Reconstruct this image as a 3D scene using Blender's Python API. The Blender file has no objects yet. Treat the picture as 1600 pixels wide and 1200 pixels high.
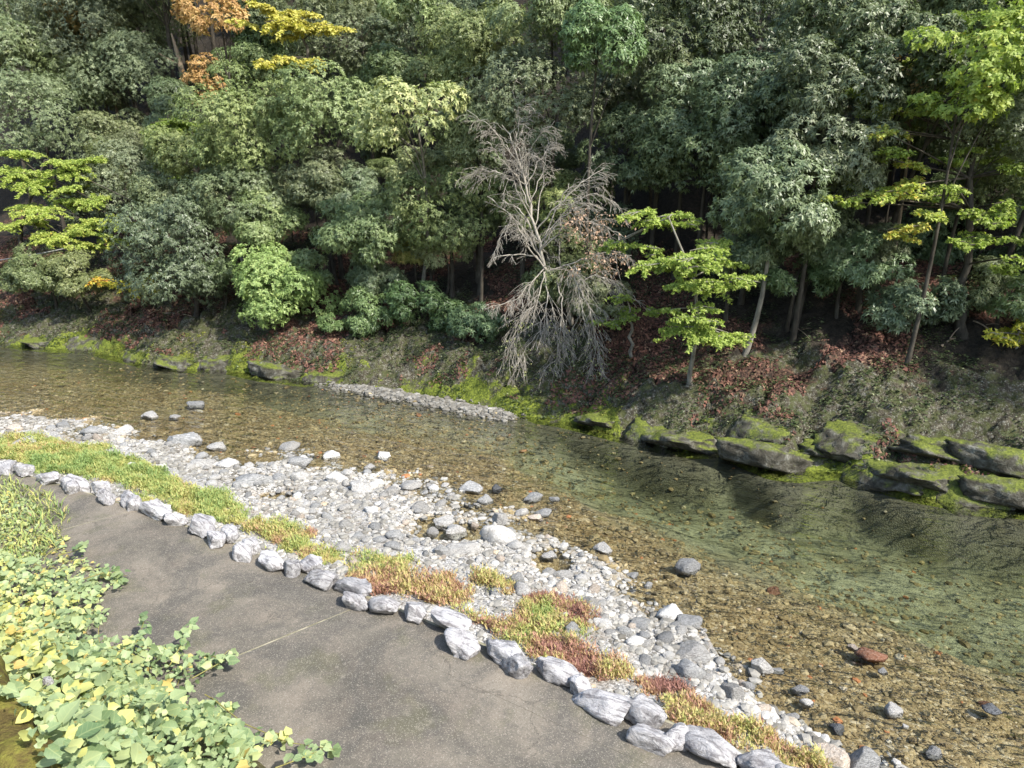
import bpy, bmesh, math
import numpy as np
from mathutils import Vector

R_ = math.radians
scene = bpy.context.scene
COL = scene.collection
# ------------------------------------------------------------------ camera
CAM = np.array([0.0, 0.0, 4.9]); PITCH = R_(16.0); FPX = 1100.0
cam_d = bpy.data.cameras.new('camera'); cam = bpy.data.objects.new('camera', cam_d)
COL.objects.link(cam); scene.camera = cam
cam.location = CAM; cam.rotation_euler = (math.pi/2 - PITCH, 0, 0)
cam_d.sensor_width = 36; cam_d.lens = 36*FPX/1600; cam_d.clip_end = 600; cam_d.clip_start = 0.05
# ------------------------------------------------------------------ light
SUN = np.array([0.52, -0.46, 0.72]); SUN /= np.linalg.norm(SUN)
world = bpy.data.worlds.new('World'); scene.world = world; world.use_nodes = True
wn = world.node_tree.nodes; wl = world.node_tree.links
sky = wn.new('ShaderNodeTexSky'); sky.sky_type = 'NISHITA'; sky.sun_disc = False
sky.sun_elevation = math.asin(SUN[2]); sky.sun_rotation = math.atan2(SUN[0], SUN[1])
sky.air_density = 1.2; sky.dust_density = 1.5
wn['Background'].inputs[1].default_value = 0.15
wl.new(sky.outputs[0], wn['Background'].inputs[0])
sl = bpy.data.lights.new('sun', 'SUN'); sl.energy = 3.6; sl.angle = R_(1.2); sl.color = (1.0, 0.95, 0.87)
so = bpy.data.objects.new('sun', sl); COL.objects.link(so)
so.rotation_euler = Vector(SUN).to_track_quat('Z', 'Y').to_euler(); so.location = (20, 0, 40)
vs = scene.view_settings; vs.view_transform = 'Standard'; vs.look = 'None'; vs.exposure = 1.13; vs.gamma = 1.0
vs.use_curve_mapping = False
scene.render.engine = 'CYCLES'
scene.cycles.use_denoising = True
scene.cycles.max_bounces = 6; scene.cycles.transparent_max_bounces = 6
scene.cycles.caustics_reflective = False; scene.cycles.caustics_refractive = False

rng = np.random.default_rng(11)
# ------------------------------------------------------------------ helpers
CT, ST = math.cos(PITCH), math.sin(PITCH)
def ray(px, py):
    u = (px-800.0)/FPX; v = (600.0-py)/FPX
    return np.array([u, CT+v*ST, -ST+v*CT])
def on_z(px, py, z=0.0):
    d = ray(px, py); t = (z-CAM[2])/d[2]
    return CAM + d*t
def at_Y(px, py, Y):
    d = ray(px, py); return CAM + d*(Y/d[1])
def project(P):
    P = np.atleast_2d(P); q = P-CAM
    zc = q[:, 1]*CT - q[:, 2]*ST; up = q[:, 1]*ST + q[:, 2]*CT
    zc = np.where(zc < 1e-3, 1e-3, zc)
    return 800+FPX*q[:, 0]/zc, 600-FPX*up/zc, zc
def inpoly(x, y, poly):
    x = np.asarray(x); y = np.asarray(y); c = np.zeros(x.shape, bool); n = len(poly)
    for i in range(n):
        x1, y1 = poly[i]; x2, y2 = poly[(i+1) % n]
        if y1 == y2: continue
        c ^= ((y1 > y) != (y2 > y)) & (x < (x2-x1)*(y-y1)/(y2-y1)+x1)
    return c
def _h(ix, iy, iz):
    n = (ix*374761393 + iy*668265263 + iz*1274126177) & 0xFFFFFFFF
    n = ((n ^ (n >> 13))*1274126177) & 0xFFFFFFFF
    n = (n ^ (n >> 16)) & 0xFFFFFFFF
    return n/4294967295.0
def noise(x, y, z=0.0):
    x, y, z = np.broadcast_arrays(np.asarray(x, float), np.asarray(y, float), np.asarray(z, float))
    ix = np.floor(x).astype(np.int64); iy = np.floor(y).astype(np.int64); iz = np.floor(z).astype(np.int64)
    fx, fy, fz = x-ix, y-iy, z-iz
    fx = fx*fx*(3-2*fx); fy = fy*fy*(3-2*fy); fz = fz*fz*(3-2*fz)
    r = 0
    for a in (0, 1):
        for b in (0, 1):
            for c in (0, 1):
                r = r + _h(ix+a, iy+b, iz+c)*(fx if a else 1-fx)*(fy if b else 1-fy)*(fz if c else 1-fz)
    return r*2-1
def fbm(x, y, z=0.0, o=4):
    s = 0; a = 1.0; t = 0
    for i in range(o):
        s = s + a*noise(x*2**i+i*17.3, y*2**i-i*9.1, np.asarray(z)*2**i); t += a; a *= .5
    return s/t
def cells(x, y, seed):
    ix = np.floor(x).astype(np.int64); iy = np.floor(y).astype(np.int64); best = np.full(np.shape(x), 9.0); sec = best.copy(); val = np.zeros(np.shape(x)); tx = val.copy(); ty = val.copy()
    for a in (-1, 0, 1):
        for b in (-1, 0, 1):
            cx, cy = ix+a, iy+b; px = cx+_h(cx, cy, seed); py = cy+_h(cx, cy, seed+1); d = np.hypot(x-px, y-py); m = d < best
            sec = np.where(m, best, np.minimum(sec, d)); best = np.where(m, d, best); val = np.where(m, _h(cx, cy, seed+2), val)
            tx = np.where(m, (x-px)*(_h(cx, cy, seed+3)-.5), tx); ty = np.where(m, (y-py)*(_h(cx, cy, seed+4)-.5), ty)
    return val-.5+tx+ty, sec-best
def sstep(a, b, x):
    t = np.clip((x-a)/(b-a), 0, 1); return t*t*(3-2*t)
def nrm(v):
    return v/np.maximum(np.linalg.norm(v, axis=-1, keepdims=True), 1e-9)
def tag(o, label=None, cat=None, group=None, kind=None):
    if label: o['label'] = label
    if cat: o['category'] = cat
    if group: o['group'] = group
    if kind: o['kind'] = kind
    return o
def link(name, me, mat=None, parent=None):
    o = bpy.data.objects.new(name, me); COL.objects.link(o)
    if mat is not None and me is not None and not me.materials: me.materials.append(mat)
    if parent is not None: o.parent = parent
    return o
def empty(name, loc=(0, 0, 0)):
    o = bpy.data.objects.new(name, None); COL.objects.link(o); o.location = loc; o.empty_display_size = .2
    return o
def mesh_np(name, V, F, attrs=None, flat=False):
    """V (n,3), F (m,k) with constant k"""
    V = np.ascontiguousarray(V, np.float32); F = np.ascontiguousarray(F, np.int32)
    me = bpy.data.meshes.new(name); m, k = F.shape
    me.vertices.add(len(V)); me.vertices.foreach_set('co', V.ravel())
    me.loops.add(m*k); me.loops.foreach_set('vertex_index', F.ravel())
    me.polygons.add(m); me.polygons.foreach_set('loop_start', np.arange(0, m*k, k, dtype=np.int32))
    for nm, (dom, arr) in (attrs or {}).items():
        arr = np.ascontiguousarray(arr, np.float32)
        if arr.ndim == 1:
            a = me.attributes.new(nm, 'FLOAT', dom); a.data.foreach_set('value', arr)
        else:
            a = me.attributes.new(nm, 'FLOAT_VECTOR', dom); a.data.foreach_set('vector', arr.ravel())
    me.update(calc_edges=True)
    if flat: me.shade_flat()
    return me
def quads_mesh(name, Q, tint, origin=None):
    """Q (n,4,3) loose quads, one tint per face"""
    Q = np.asarray(Q)
    if origin is not None: Q = Q-np.asarray(origin)
    n = len(Q)
    k = Q.shape[1]
    return mesh_np(name, Q.reshape(-1, 3), np.arange(n*k).reshape(n, k), {'tint': ('FACE', tint)})
class Tubes:
    def __init__(s): s.V = []; s.F = []; s.n = 0
    def add(s, pts, rad, k=6):
        P = np.asarray(pts, float); r = np.broadcast_to(np.asarray(rad, float), (len(P),))
        t = nrm(np.gradient(P, axis=0)); ref = np.array([0.31, 0.87, 0.38])
        a = nrm(np.cross(t, ref)); b = np.cross(t, a)
        ang = np.arange(k)*2*math.pi/k
        ring = P[:, None]+r[:, None, None]*(np.cos(ang)[None, :, None]*a[:, None]+np.sin(ang)[None, :, None]*b[:, None])
        s.V.append(ring.reshape(-1, 3)); m = len(P)
        i = (np.arange(m-1)*k)[:, None]; j = np.arange(k)[None]; j2 = (j+1) % k
        s.F.append(np.stack([i+j, i+j2, i+k+j2, i+k+j], -1).reshape(-1, 4)+s.n); s.n += m*k
    def mesh(s, name, origin=None):
        V = np.concatenate(s.V)
        if origin is not None: V = V-np.asarray(origin)
        return mesh_np(name, V, np.concatenate(s.F))
def bez(p0, p1, p2, n):
    t = np.linspace(0, 1, n)[:, None]
    return (1-t)**2*np.asarray(p0)+2*t*(1-t)*np.asarray(p1)+t*t*np.asarray(p2)

# ------------------------------------------------------------------ materials
class NT:
    def __init__(s, name):
        s.m = bpy.data.materials.new(name); s.m.use_nodes = True
        s.t = s.m.node_tree; s.t.nodes.clear(); s.out = s.n('ShaderNodeOutputMaterial')
    def n(s, typ, **kw):
        nd = s.t.nodes.new(typ)
        for k, v in kw.items(): setattr(nd, k, v)
        return nd
    def set(s, sock, v):
        if hasattr(v, 'is_linked') or isinstance(v, bpy.types.NodeSocket): s.t.links.new(v, sock)
        elif v is not None:
            if isinstance(v, (tuple, list)) and len(v) == 3 and sock.type == 'RGBA': v = (*v, 1)
            sock.default_value = v
    def coord(s, which='Object', scale=(1, 1, 1), rot=(0, 0, 0)):
        tc = s.n('ShaderNodeTexCoord'); mp = s.n('ShaderNodeMapping')
        s.t.links.new(tc.outputs[which], mp.inputs[0]); mp.inputs['Scale'].default_value = scale; mp.inputs['Rotation'].default_value = rot
        return mp.outputs[0]
    def geo(s, scale=(1, 1, 1), rot=(0, 0, 0)):
        g = s.n('ShaderNodeNewGeometry'); mp = s.n('ShaderNodeMapping')
        s.t.links.new(g.outputs['Position'], mp.inputs[0]); mp.inputs['Scale'].default_value = scale; mp.inputs['Rotation'].default_value = rot
        return mp.outputs[0]
    def noise(s, vec, scale, detail=4, rough=.6, dist=0.0, out=0):
        nd = s.n('ShaderNodeTexNoise'); s.set(nd.inputs['Vector'], vec); nd.inputs['Scale'].default_value = scale
        nd.inputs['Detail'].default_value = detail; nd.inputs['Roughness'].default_value = rough; nd.inputs['Distortion'].default_value = dist
        return nd.outputs[out]
    def voro(s, vec, scale, feature='F1', out='Color'):
        nd = s.n('ShaderNodeTexVoronoi', feature=feature); s.set(nd.inputs['Vector'], vec); nd.inputs['Scale'].default_value = scale
        return nd.outputs[out]
    def ramp(s, fac, stops, interp='LINEAR'):
        nd = s.n('ShaderNodeValToRGB'); s.set(nd.inputs[0], fac); cr = nd.color_ramp; cr.interpolation = interp
        while len(cr.elements) < len(stops): cr.elements.new(.5)
        for e, (p, c) in zip(cr.elements, stops):
            e.position = p; e.color = (*c, 1) if isinstance(c, (tuple, list)) else (c, c, c, 1)
        return nd.outputs[0]
    def mix(s, fac, a, b, blend='MIX'):
        nd = s.n('ShaderNodeMix', data_type='RGBA', blend_type=blend)
        s.set(nd.inputs[0], fac); s.set(nd.inputs[6], a); s.set(nd.inputs[7], b); return nd.outputs[2]
    def math(s, op, a, b=None, clamp=False):
        nd = s.n('ShaderNodeMath', operation=op, use_clamp=clamp); s.set(nd.inputs[0], a)
        if b is not None: s.set(nd.inputs[1], b)
        return nd.outputs[0]
    def attr(s, name, out='Fac'):
        nd = s.n('ShaderNodeAttribute'); nd.attribute_name = name; return nd.outputs[out]
    def sep(s, v):
        nd = s.n('ShaderNodeSeparateXYZ'); s.set(nd.inputs[0], v); return nd.outputs
    def bump(s, h, strength=.5, dist=.02):
        nd = s.n('ShaderNodeBump'); s.set(nd.inputs['Height'], h); nd.inputs['Strength'].default_value = strength; nd.inputs['Distance'].default_value = dist
        return nd.outputs[0]
    def pbr(s, col, rough=.8, bump=None, spec=.4):
        b = s.n('ShaderNodeBsdfPrincipled'); s.set(b.inputs['Base Color'], col); s.set(b.inputs['Roughness'], rough)
        b.inputs['Specular IOR Level'].default_value = spec
        if bump is not None: s.t.links.new(bump, b.inputs['Normal'])
        s.t.links.new(b.outputs[0], s.out.inputs[0]); s.b = b
        return s.m

def leaf_mat(name, stops, rough=.5, trans=.25, spec=.4, shift=.2, gain=1.55):
    m = NT(name)
    t = m.attr('tint'); oi = m.n('ShaderNodeObjectInfo')
    f = m.math('ADD', t, m.math('MULTIPLY', m.math('SUBTRACT', oi.outputs['Random'], .5), shift))
    c = m.ramp(f, [(p_, tuple(min(.62, ch*gain) for ch in q_)) for p_, q_ in stops])
    if shift:
        hs = m.n('ShaderNodeHueSaturation'); rn = m.n('ShaderNodeTexWhiteNoise', noise_dimensions='1D'); m.set(rn.inputs['W'], m.math('MULTIPLY', oi.outputs['Random'], 97.0))
        rc = m.sep(rn.outputs['Color']); m.set(hs.inputs['Hue'], m.math('ADD', m.math('MULTIPLY', rc[0], .032), .463)); m.set(hs.inputs['Value'], m.math('ADD', m.math('MULTIPLY', rc[1], .5), .8)); m.set(hs.inputs['Saturation'], m.math('ADD', m.math('MULTIPLY', rc[2], .35), .8)); m.set(hs.inputs['Color'], c); c = hs.outputs[0]
    m.pbr(c, rough, None, spec)
    tr = m.n('ShaderNodeBsdfTranslucent'); cc = m.mix(1.0, c, (1.0, 1.15, .55), 'MULTIPLY'); m.set(tr.inputs[0], cc)
    mx = m.n('ShaderNodeMixShader'); mx.inputs[0].default_value = trans
    m.t.links.new(m.b.outputs[0], mx.inputs[1]); m.t.links.new(tr.outputs[0], mx.inputs[2]); m.t.links.new(mx.outputs[0], m.out.inputs[0])
    return m.m
MAT = {}
MAT['E'] = leaf_mat('evergreen leaf', [(0, (.045, .066, .026)), (.35, (.088, .118, .052)), (.7, (.14, .175, .085)), (1, (.22, .255, .13))], .45, .2, .4)
MAT['B'] = leaf_mat('broad evergreen leaf', [(0, (.034, .058, .022)), (.4, (.072, .105, .046)), (.75, (.12, .16, .075)), (1, (.19, .23, .115))], .42, .2, .45)
MAT['P'] = leaf_mat('olive leaf', [(0, (.06, .09, .03)), (.4, (.12, .16, .06)), (.75, (.19, .23, .10)), (1, (.29, .32, .16))], .5, .2, .4)
MAT['T'] = leaf_mat('blue green leaf', [(0, (.035, .06, .025)), (.5, (.075, .115, .05)), (1, (.14, .19, .095))], .42, .15, .45)
MAT['S'] = leaf_mat('bright shrub leaf', [(0, (.06, .11, .03)), (.5, (.12, .19, .065)), (1, (.21, .28, .11))], .5, .25, .4)
MAT['M'] = leaf_mat('maple leaf', [(0, (.13, .18, .035)), (.5, (.25, .31, .075)), (.85, (.38, .40, .10)), (1, (.46, .34, .08))], .5, .4, .3, shift=0, gain=1.4)
MAT['Mo'] = leaf_mat('turning maple leaf', [(0, (.16, .19, .03)), (.45, (.32, .32, .05)), (.8, (.45, .33, .05)), (1, (.45, .18, .03))], .5, .4, .3, shift=0, gain=1.4)
MAT['O'] = leaf_mat('orange leaf', [(0, (.22, .12, .05)), (.5, (.38, .24, .10)), (1, (.44, .33, .15))], .6, .35, .3, shift=0, gain=1.4)
MAT['Y'] = leaf_mat('yellow leaf', [(0, (.22, .22, .05)), (.5, (.42, .37, .09)), (1, (.52, .45, .14))], .6, .35, .3, shift=0, gain=1.4)
MAT['L'] = leaf_mat('pale deciduous leaf', [(0, (.10, .14, .045)), (.5, (.23, .26, .09)), (.85, (.36, .34, .13)), (1, (.46, .33, .08))], .55, .3, .3)
MAT['D'] = leaf_mat('dry leaf', [(0, (.16, .12, .07)), (1, (.36, .28, .17))], .7, .2, .2)
MAT['W'] = leaf_mat('brownish thin leaf', [(0, (.12, .10, .04)), (.6, (.25, .20, .08)), (1, (.34, .24, .11))], .6, .3, .3)
MAT['litter'] = leaf_mat('fallen leaf', [(0, (.05, .03, .022)), (.4, (.12, .06, .044)), (.75, (.19, .09, .065)), (1, (.28, .19, .12))], .75, .05, .2, 0, gain=1.0)
MAT['cover'] = leaf_mat('bank plant leaf', [(0, (.03, .05, .02)), (.5, (.07, .095, .035)), (.85, (.14, .165, .075)), (1, (.30, .32, .19))], .55, .2, .3, 0, gain=1.0)
MAT['mosstuft'] = leaf_mat('moss frond', [(0, (.05, .062, .018)), (.5, (.13, .145, .03)), (1, (.27, .28, .06))], .8, .2, .2, 0, gain=1.0)
MAT['grass'] = leaf_mat('bar herb leaf', [(0, (.30, .15, .12)), (.16, (.42, .23, .16)), (.30, (.48, .34, .18)), (.44, (.50, .43, .17)), (.6, (.45, .44, .15)), (.78, (.34, .39, .13)), (1, (.22, .31, .10))], .6, .3, .3, 0, gain=1.0)

def bark(name, c1, c2, c3=None, moss=0.0):
    m = NT(name); v = m.geo((1, 1, .35)); n1 = m.noise(v, 9, 6, .65)
    c = m.ramp(n1, [(.3, c1), (.6, c2), (.75, c3 or c2)])
    if moss:
        mk = m.ramp(m.noise(m.geo(), 3.0, 4), [(.52-moss*.2, 0), (.62-moss*.2, 1)]); c = m.mix(mk, c, (.10, .11, .02))
    return m.pbr(c, .9, m.bump(n1, .8, .03), .2)
MAT['bark'] = bark('dark bark', (.03, .025, .02), (.08, .07, .055), (.14, .13, .11))
MAT['bark_pale'] = bark('pale bark', (.10, .09, .07), (.26, .24, .20), (.36, .35, .31))
MAT['bark_bare'] = bark('bare twig bark', (.20, .18, .145), (.37, .34, .29), (.47, .44, .39))
MAT['bark_snag'] = bark('dead wood', (.16, .12, .08), (.32, .25, .18), (.40, .34, .27))
MAT['stem'] = bark('vine stem', (.16, .14, .05), (.28, .26, .09))

def rock_mat(name, base, dark, light, scale=6, streak=True, wet=False):
    m = NT(name); oi = m.n('ShaderNodeObjectInfo')
    v = m.n('ShaderNodeVectorMath', operation='ADD'); m.t.links.new(m.coord('Object'), v.inputs[0])
    sc = m.n('ShaderNodeVectorMath', operation='SCALE'); sc.inputs[0].default_value = (17, 31, 11); m.set(sc.inputs['Scale'], oi.outputs['Random'])
    m.t.links.new(sc.outputs[0], v.inputs[1]); v = v.outputs[0]
    n1 = m.noise(v, scale, 7, .68, .6); n2 = m.noise(v, scale*7, 4, .7)
    c = m.ramp(n1, [(.28, dark), (.46, base), (.68, light)])
    if streak:
        w = m.n('ShaderNodeTexNoise'); mp = m.n('ShaderNodeMapping'); m.t.links.new(v, mp.inputs[0])
        mp.inputs['Rotation'].default_value = (.4, .7, .5); mp.inputs['Scale'].default_value = (1.5, 12, 4); m.t.links.new(mp.outputs[0], w.inputs['Vector'])
        w.inputs['Scale'].default_value = scale*.35; w.inputs['Detail'].default_value = 6
        mk = m.ramp(w.outputs[0], [(.40, 1), (.46, 0)]); c = m.mix(m.math('MULTIPLY', mk, .6), c, dark)
    c = m.mix(m.math('MULTIPLY', m.ramp(n2, [(.35, 1), (.5, 0)]), .35), c, dark)
    hsv = m.n('ShaderNodeHueSaturation'); m.set(hsv.inputs['Value'], m.math('ADD', m.math('MULTIPLY', oi.outputs['Random'], .5), .75)); m.set(hsv.inputs['Color'], c)
    h = m.math('ADD', n1, m.math('MULTIPLY', n2, .25))
    return m.pbr(hsv.outputs[0], .8, m.bump(h, .9, .04), .3)
MAT['kerb'] = rock_mat('pale limestone', (.38, .37, .37), (.11, .10, .105), (.60, .59, .59), 1.7)
MAT['rock_p'] = rock_mat('pale river rock', (.36, .35, .33), (.16, .15, .14), (.52, .51, .48), 6)
MAT['rock_g'] = rock_mat('grey river rock', (.28, .28, .275), (.12, .12, .115), (.42, .42, .41), 6)
MAT['rock_w'] = rock_mat('white river rock', (.60, .59, .56), (.32, .30, .28), (.72, .71, .69), 6)
MAT['rock_d'] = rock_mat('dark river rock', (.10, .105, .11), (.04, .04, .045), (.22, .23, .24), 6)
MAT['rock_t'] = rock_mat('tan river rock', (.44, .37, .30), (.24, .19, .15), (.56, .50, .43), 6, False)
MAT['rock_r'] = rock_mat('reddish river rock', (.20, .085, .045), (.09, .04, .025), (.34, .22, .16), 6, False)
MAT['rock_m'] = rock_mat('mossy dark rock', (.10, .10, .09), (.035, .035, .03), (.20, .20, .18), 5)

# pebbles: per-stone tint
def pebble_mat(name, stops, rough=.75):
    m = NT(name); t = m.attr('tint'); c = m.ramp(t, stops)
    n = m.noise(m.geo(), 60, 3, .7); c = m.mix(m.math('MULTIPLY', m.ramp(n, [(.3, 1), (.55, 0)]), .35), c, (.10, .095, .085))
    return m.pbr(c, rough, m.bump(n, .5, .008), .3)
MAT['pebble'] = pebble_mat('bar pebbles', [(0, (.13, .12, .10)), (.25, (.22, .21, .185)), (.55, (.35, .335, .30)), (.85, (.52, .50, .46)), (1, (.42, .34, .24))])
MAT['pebble_bed'] = pebble_mat('bed pebbles', [(0, (.13, .095, .045)), (.35, (.24, .18, .088)), (.65, (.33, .26, .135)), (.88, (.43, .355, .215)), (.95, (.52, .47, .35)), (1, (.40, .17, .07))], .6)

# riverbed + bar
m = NT('riverbed')
g = m.geo(); z = m.sep(g)[2]
vc = m.voro(g, 30); vs_ = m.sep(vc)[0]; vd = m.voro(g, 30, 'DISTANCE_TO_EDGE', 'Distance')
v2 = m.sep(m.voro(g, 45))[0]
big = m.noise(g, .6, 4)
bedc = m.ramp(vs_, [(0, (.17, .125, .06)), (.5, (.27, .205, .10)), (.85, (.35, .28, .155)), (1, (.44, .38, .26))])
bedc = m.mix(m.ramp(big, [(.46, 0), (.64, .5)]), bedc, (.20, .125, .045))
sand = m.mix(m.ramp(v2, [(0, .0), (1, .6)]), (.26, .255, .17), (.40, .39, .28))
sand = m.mix(m.ramp(m.noise(g, 1.3, 5, .65), [(.45, 0), (.65, .7)]), sand, (.15, .13, .065))
bedc = m.mix(m.attr('deep'), bedc, sand)
bedc = m.mix(m.attr('bank_shade'), bedc, m.ramp(m.noise(g, 9, 5), [(.35, (.015, .016, .01)), (.65, (.05, .05, .028))]))  # paints the shade and reflection along the far bank into the bed colour
barc = m.ramp(v2, [(0, (.14, .135, .125)), (.5, (.33, .32, .30)), (1, (.52, .51, .49))])
barc = m.mix(m.ramp(m.noise(g, 2.2, 4), [(.5, 0), (.66, .55)]), barc, (.22, .17, .11))
wetmask = m.ramp(m.math('ADD', z, m.math('MULTIPLY', m.noise(g, 5, 3), .05)), [(.01, 0), (.06, 1)])
wetmask_in = wetmask
c = m.mix(wetmask, bedc, barc)
h = m.math('ADD', m.math('MULTIPLY', m.ramp(vd, [(0, 0), (.25, 1)]), .6), m.math('MULTIPLY', v2, .4))
MAT['riverbed'] = m.pbr(c, .75, m.bump(h, .45, .03), .35)

# hillside: rock / moss / litter / soil by attributes
m = NT('hillside')
g = m.geo(); at = m.sep(m.attr('zone', 'Vector'))
n1 = m.noise(g, 2.5, 7, .7); n2 = m.noise(g, 14, 5, .7); vr = m.sep(m.voro(g, 28))[0]
rock = m.ramp(n2, [(.32, (.018, .015, .010)), (.46, (.05, .043, .028)), (.57, (.095, .085, .06)), (.70, (.25, .24, .20))])
sp_ = m.sep(m.voro(g, 55))[1]; rock = m.mix(m.ramp(sp_, [(.86, 0), (.94, .55)]), rock, (.30, .31, .25))
rock = m.mix(m.ramp(m.noise(g, 6, 5), [(.44, 0), (.58, .75)]), rock, (.06, .07, .02))
mossc = m.ramp(m.noise(g, 20, 5, .7), [(.3, (.04, .055, .012)), (.5, (.12, .15, .02)), (.7, (.24, .27, .035))])
lit = m.ramp(vr, [(0, (.02, .014, .01)), (.5, (.06, .034, .024)), (.85, (.11, .058, .04)), (1, (.18, .12, .07))])
soil = m.ramp(n2, [(.3, (.015, .012, .009)), (.6, (.04, .032, .022)), (.8, (.065, .052, .035))])
def msk(a, w=.55): return m.ramp(m.math('ADD', a, m.math('MULTIPLY', m.math('SUBTRACT', n1, .5), 1.4)), [(.42, 0), (w, 1)])
c = m.mix(msk(at[0]), soil, rock)
c = m.mix(msk(at[2]), c, lit)
c = m.mix(msk(at[1]), c, mossc)
h = m.math('ADD', n1, m.math('MULTIPLY', n2, .45))
MAT['hillside'] = m.pbr(c, .85, m.bump(h, 1.0, .10), .25)

m = NT('embankment'); g = m.geo(); n2 = m.noise(g, 12, 5, .7)
MAT['embankment'] = m.pbr(m.ramp(n2, [(.3, (.04, .035, .02)), (.6, (.10, .09, .04)), (.8, (.16, .17, .06))]), .9, m.bump(n2, .8, .05), .2)

m = NT('weathered concrete'); g = m.geo()
sp = m.sep(m.voro(g, 130))[0]; big = m.noise(g, .9, 5, .62, .5); mid = m.noise(g, 3.2, 6, .65)
c = m.ramp(big, [(.36, (.08, .074, .062)), (.5, (.14, .126, .102)), (.66, (.23, .20, .158))])
c = m.mix(m.ramp(mid, [(.45, 0), (.72, .5)]), c, (.23, .19, .15))
c = m.mix(m.ramp(m.noise(g, 1.7, 4), [(.54, 0), (.64, .5)]), c, (.10, .10, .055))
c = m.mix(m.ramp(m.noise(m.geo((1, 1, 1), (0, 0, .53)), .8, 6, .7, 1.2), [(.50, 0), (.58, .6)]), c, (.07, .068, .062))
c = m.mix(m.ramp(sp, [(.0, .55), (.12, .0), (.80, .0), (1, .55)]), c, m.ramp(sp, [(.4, (.05, .045, .04)), (.6, (.38, .34, .28))]))
wv = m.n('ShaderNodeVectorMath', operation='ADD'); m.t.links.new(g, wv.inputs[0]); wsc = m.n('ShaderNodeVectorMath', operation='SCALE'); m.set(wsc.inputs[0], m.noise(g, 2.5, 5, .7, 0, 1)); wsc.inputs['Scale'].default_value = .5; m.t.links.new(wsc.outputs[0], wv.inputs[1])
ck = m.voro(wv.outputs[0], .55, 'DISTANCE_TO_EDGE', 'Distance'); c = m.mix(m.math('MULTIPLY', m.ramp(ck, [(.0, 1), (.006, 0)]), m.ramp(big, [(.45, 0), (.55, .6)])), c, (.04, .036, .03))
c = m.mix(m.ramp(m.noise(g, 6, 6, .75), [(.58, 0), (.72, .45)]), c, (.30, .265, .215))
gr = m.noise(g, 240, 2, .8); c = m.mix(m.ramp(gr, [(.3, .6), (.5, 0)]), c, (.05, .045, .036)); c = m.mix(m.ramp(gr, [(.55, 0), (.72, .55)]), c, (.42, .37, .30))
MAT['concrete'] = m.pbr(c, .88, m.bump(m.math('ADD', sp, m.math('MULTIPLY', mid, 2.0)), .5, .006), .25)
m = NT('joint'); MAT['joint'] = m.pbr(m.ramp(m.noise(m.geo(), 8, 4), [(.35, (.16, .15, .09)), (.65, (.36, .33, .24))]), .95, None, .1)

# water: clear surface (fresnel mix of transparent and gloss) over a body that absorbs
m = NT('water')
g = m.geo((1, 1, 1), (0, 0, R_(33)))
mp = m.n('ShaderNodeMapping'); m.t.links.new(g, mp.inputs[0]); mp.inputs['Scale'].default_value = (1.0, 2.6, 1.0)
h1 = m.noise(mp.outputs[0], 2.0, 4, .58, .4); h2 = m.noise(mp.outputs[0], 9.0, 3, .6, .3)
hh = m.math('ADD', h1, m.math('MULTIPLY', h2, .10))
bp = m.bump(hh, .7, .12)
fr = m.n('ShaderNodeFresnel'); fr.inputs[0].default_value = 1.33; m.t.links.new(bp, fr.inputs['Normal'])
tr = m.n('ShaderNodeBsdfTransparent'); tr.inputs[0].default_value = (.97, .98, .96, 1)
gl = m.n('ShaderNodeBsdfGlossy'); gl.inputs['Roughness'].default_value = .04; m.t.links.new(bp, gl.inputs['Normal'])
mx = m.n('ShaderNodeMixShader'); m.t.links.new(fr.outputs[0], mx.inputs[0]); m.t.links.new(tr.outputs[0], mx.inputs[1]); m.t.links.new(gl.outputs[0], mx.inputs[2])
m.t.links.new(mx.outputs[0], m.out.inputs[0])
va = m.n('ShaderNodeVolumeAbsorption'); va.inputs['Color'].default_value = (.68, .77, .58, 1); va.inputs['Density'].default_value = .5
m.t.links.new(va.outputs[0], m.out.inputs['Volume'])
MAT['water'] = m.m

# ------------------------------------------------------------------ terrain lines (pixels of the photograph cast on the water or path level)
def line(pts, z):
    P = np.array([on_z(x, y, z) for x, y in pts]); P = P[np.argsort(P[:, 0])]; return P[:, 0], P[:, 1]
def lin_eval(L, x, s0=-.5, s1=-.5):
    X, Y = L; x = np.asarray(x, float)
    y = np.interp(x, X, Y)
    y = np.where(x < X[0], Y[0]+(x-X[0])*s0, y); y = np.where(x > X[-1], Y[-1]+(x-X[-1])*s1, y)
    return y
ZP = .55
Kpx = [(0, 733), (60, 748), (120, 758), (180, 777), (230, 797), (270, 808), (320, 832), (370, 856), (430, 880), (490, 898), (550, 930), (605, 948), (650, 960), (700, 978), (740, 1005), (790, 1022), (860, 1045), (905, 1068), (945, 1092), (1010, 1115), (1040, 1145), (1110, 1163), (1180, 1195)]
KL = line(Kpx, ZP)
Npx = [(0, 645), (80, 655), (150, 665), (230, 675), (280, 695), (330, 712), (400, 712), (470, 705), (530, 722), (610, 742), (680, 752), (745, 775), (800, 812), (850, 828), (905, 850), (930, 868), (1000, 925), (1040, 945), (1090, 965), (1095, 1000), (1130, 1050), (1200, 1085), (1240, 1115), (1290, 1150), (1380, 1195)]
NL = line(Npx, 0)
Fpx = [(0, 538), (60, 545), (130, 548), (200, 565), (230, 573), (300, 578), (350, 579), (400, 590), (480, 600), (540, 604), (600, 610), (700, 624), (760, 636), (800, 650), (870, 660), (930, 675), (990, 690), (1040, 704), (1090, 710), (1125, 708), (1160, 724), (1200, 741), (1245, 747), (1285, 743), (1315, 742), (1350, 755), (1420, 775), (1500, 790), (1600, 803)]
FL = line(Fpx, 0)
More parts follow.
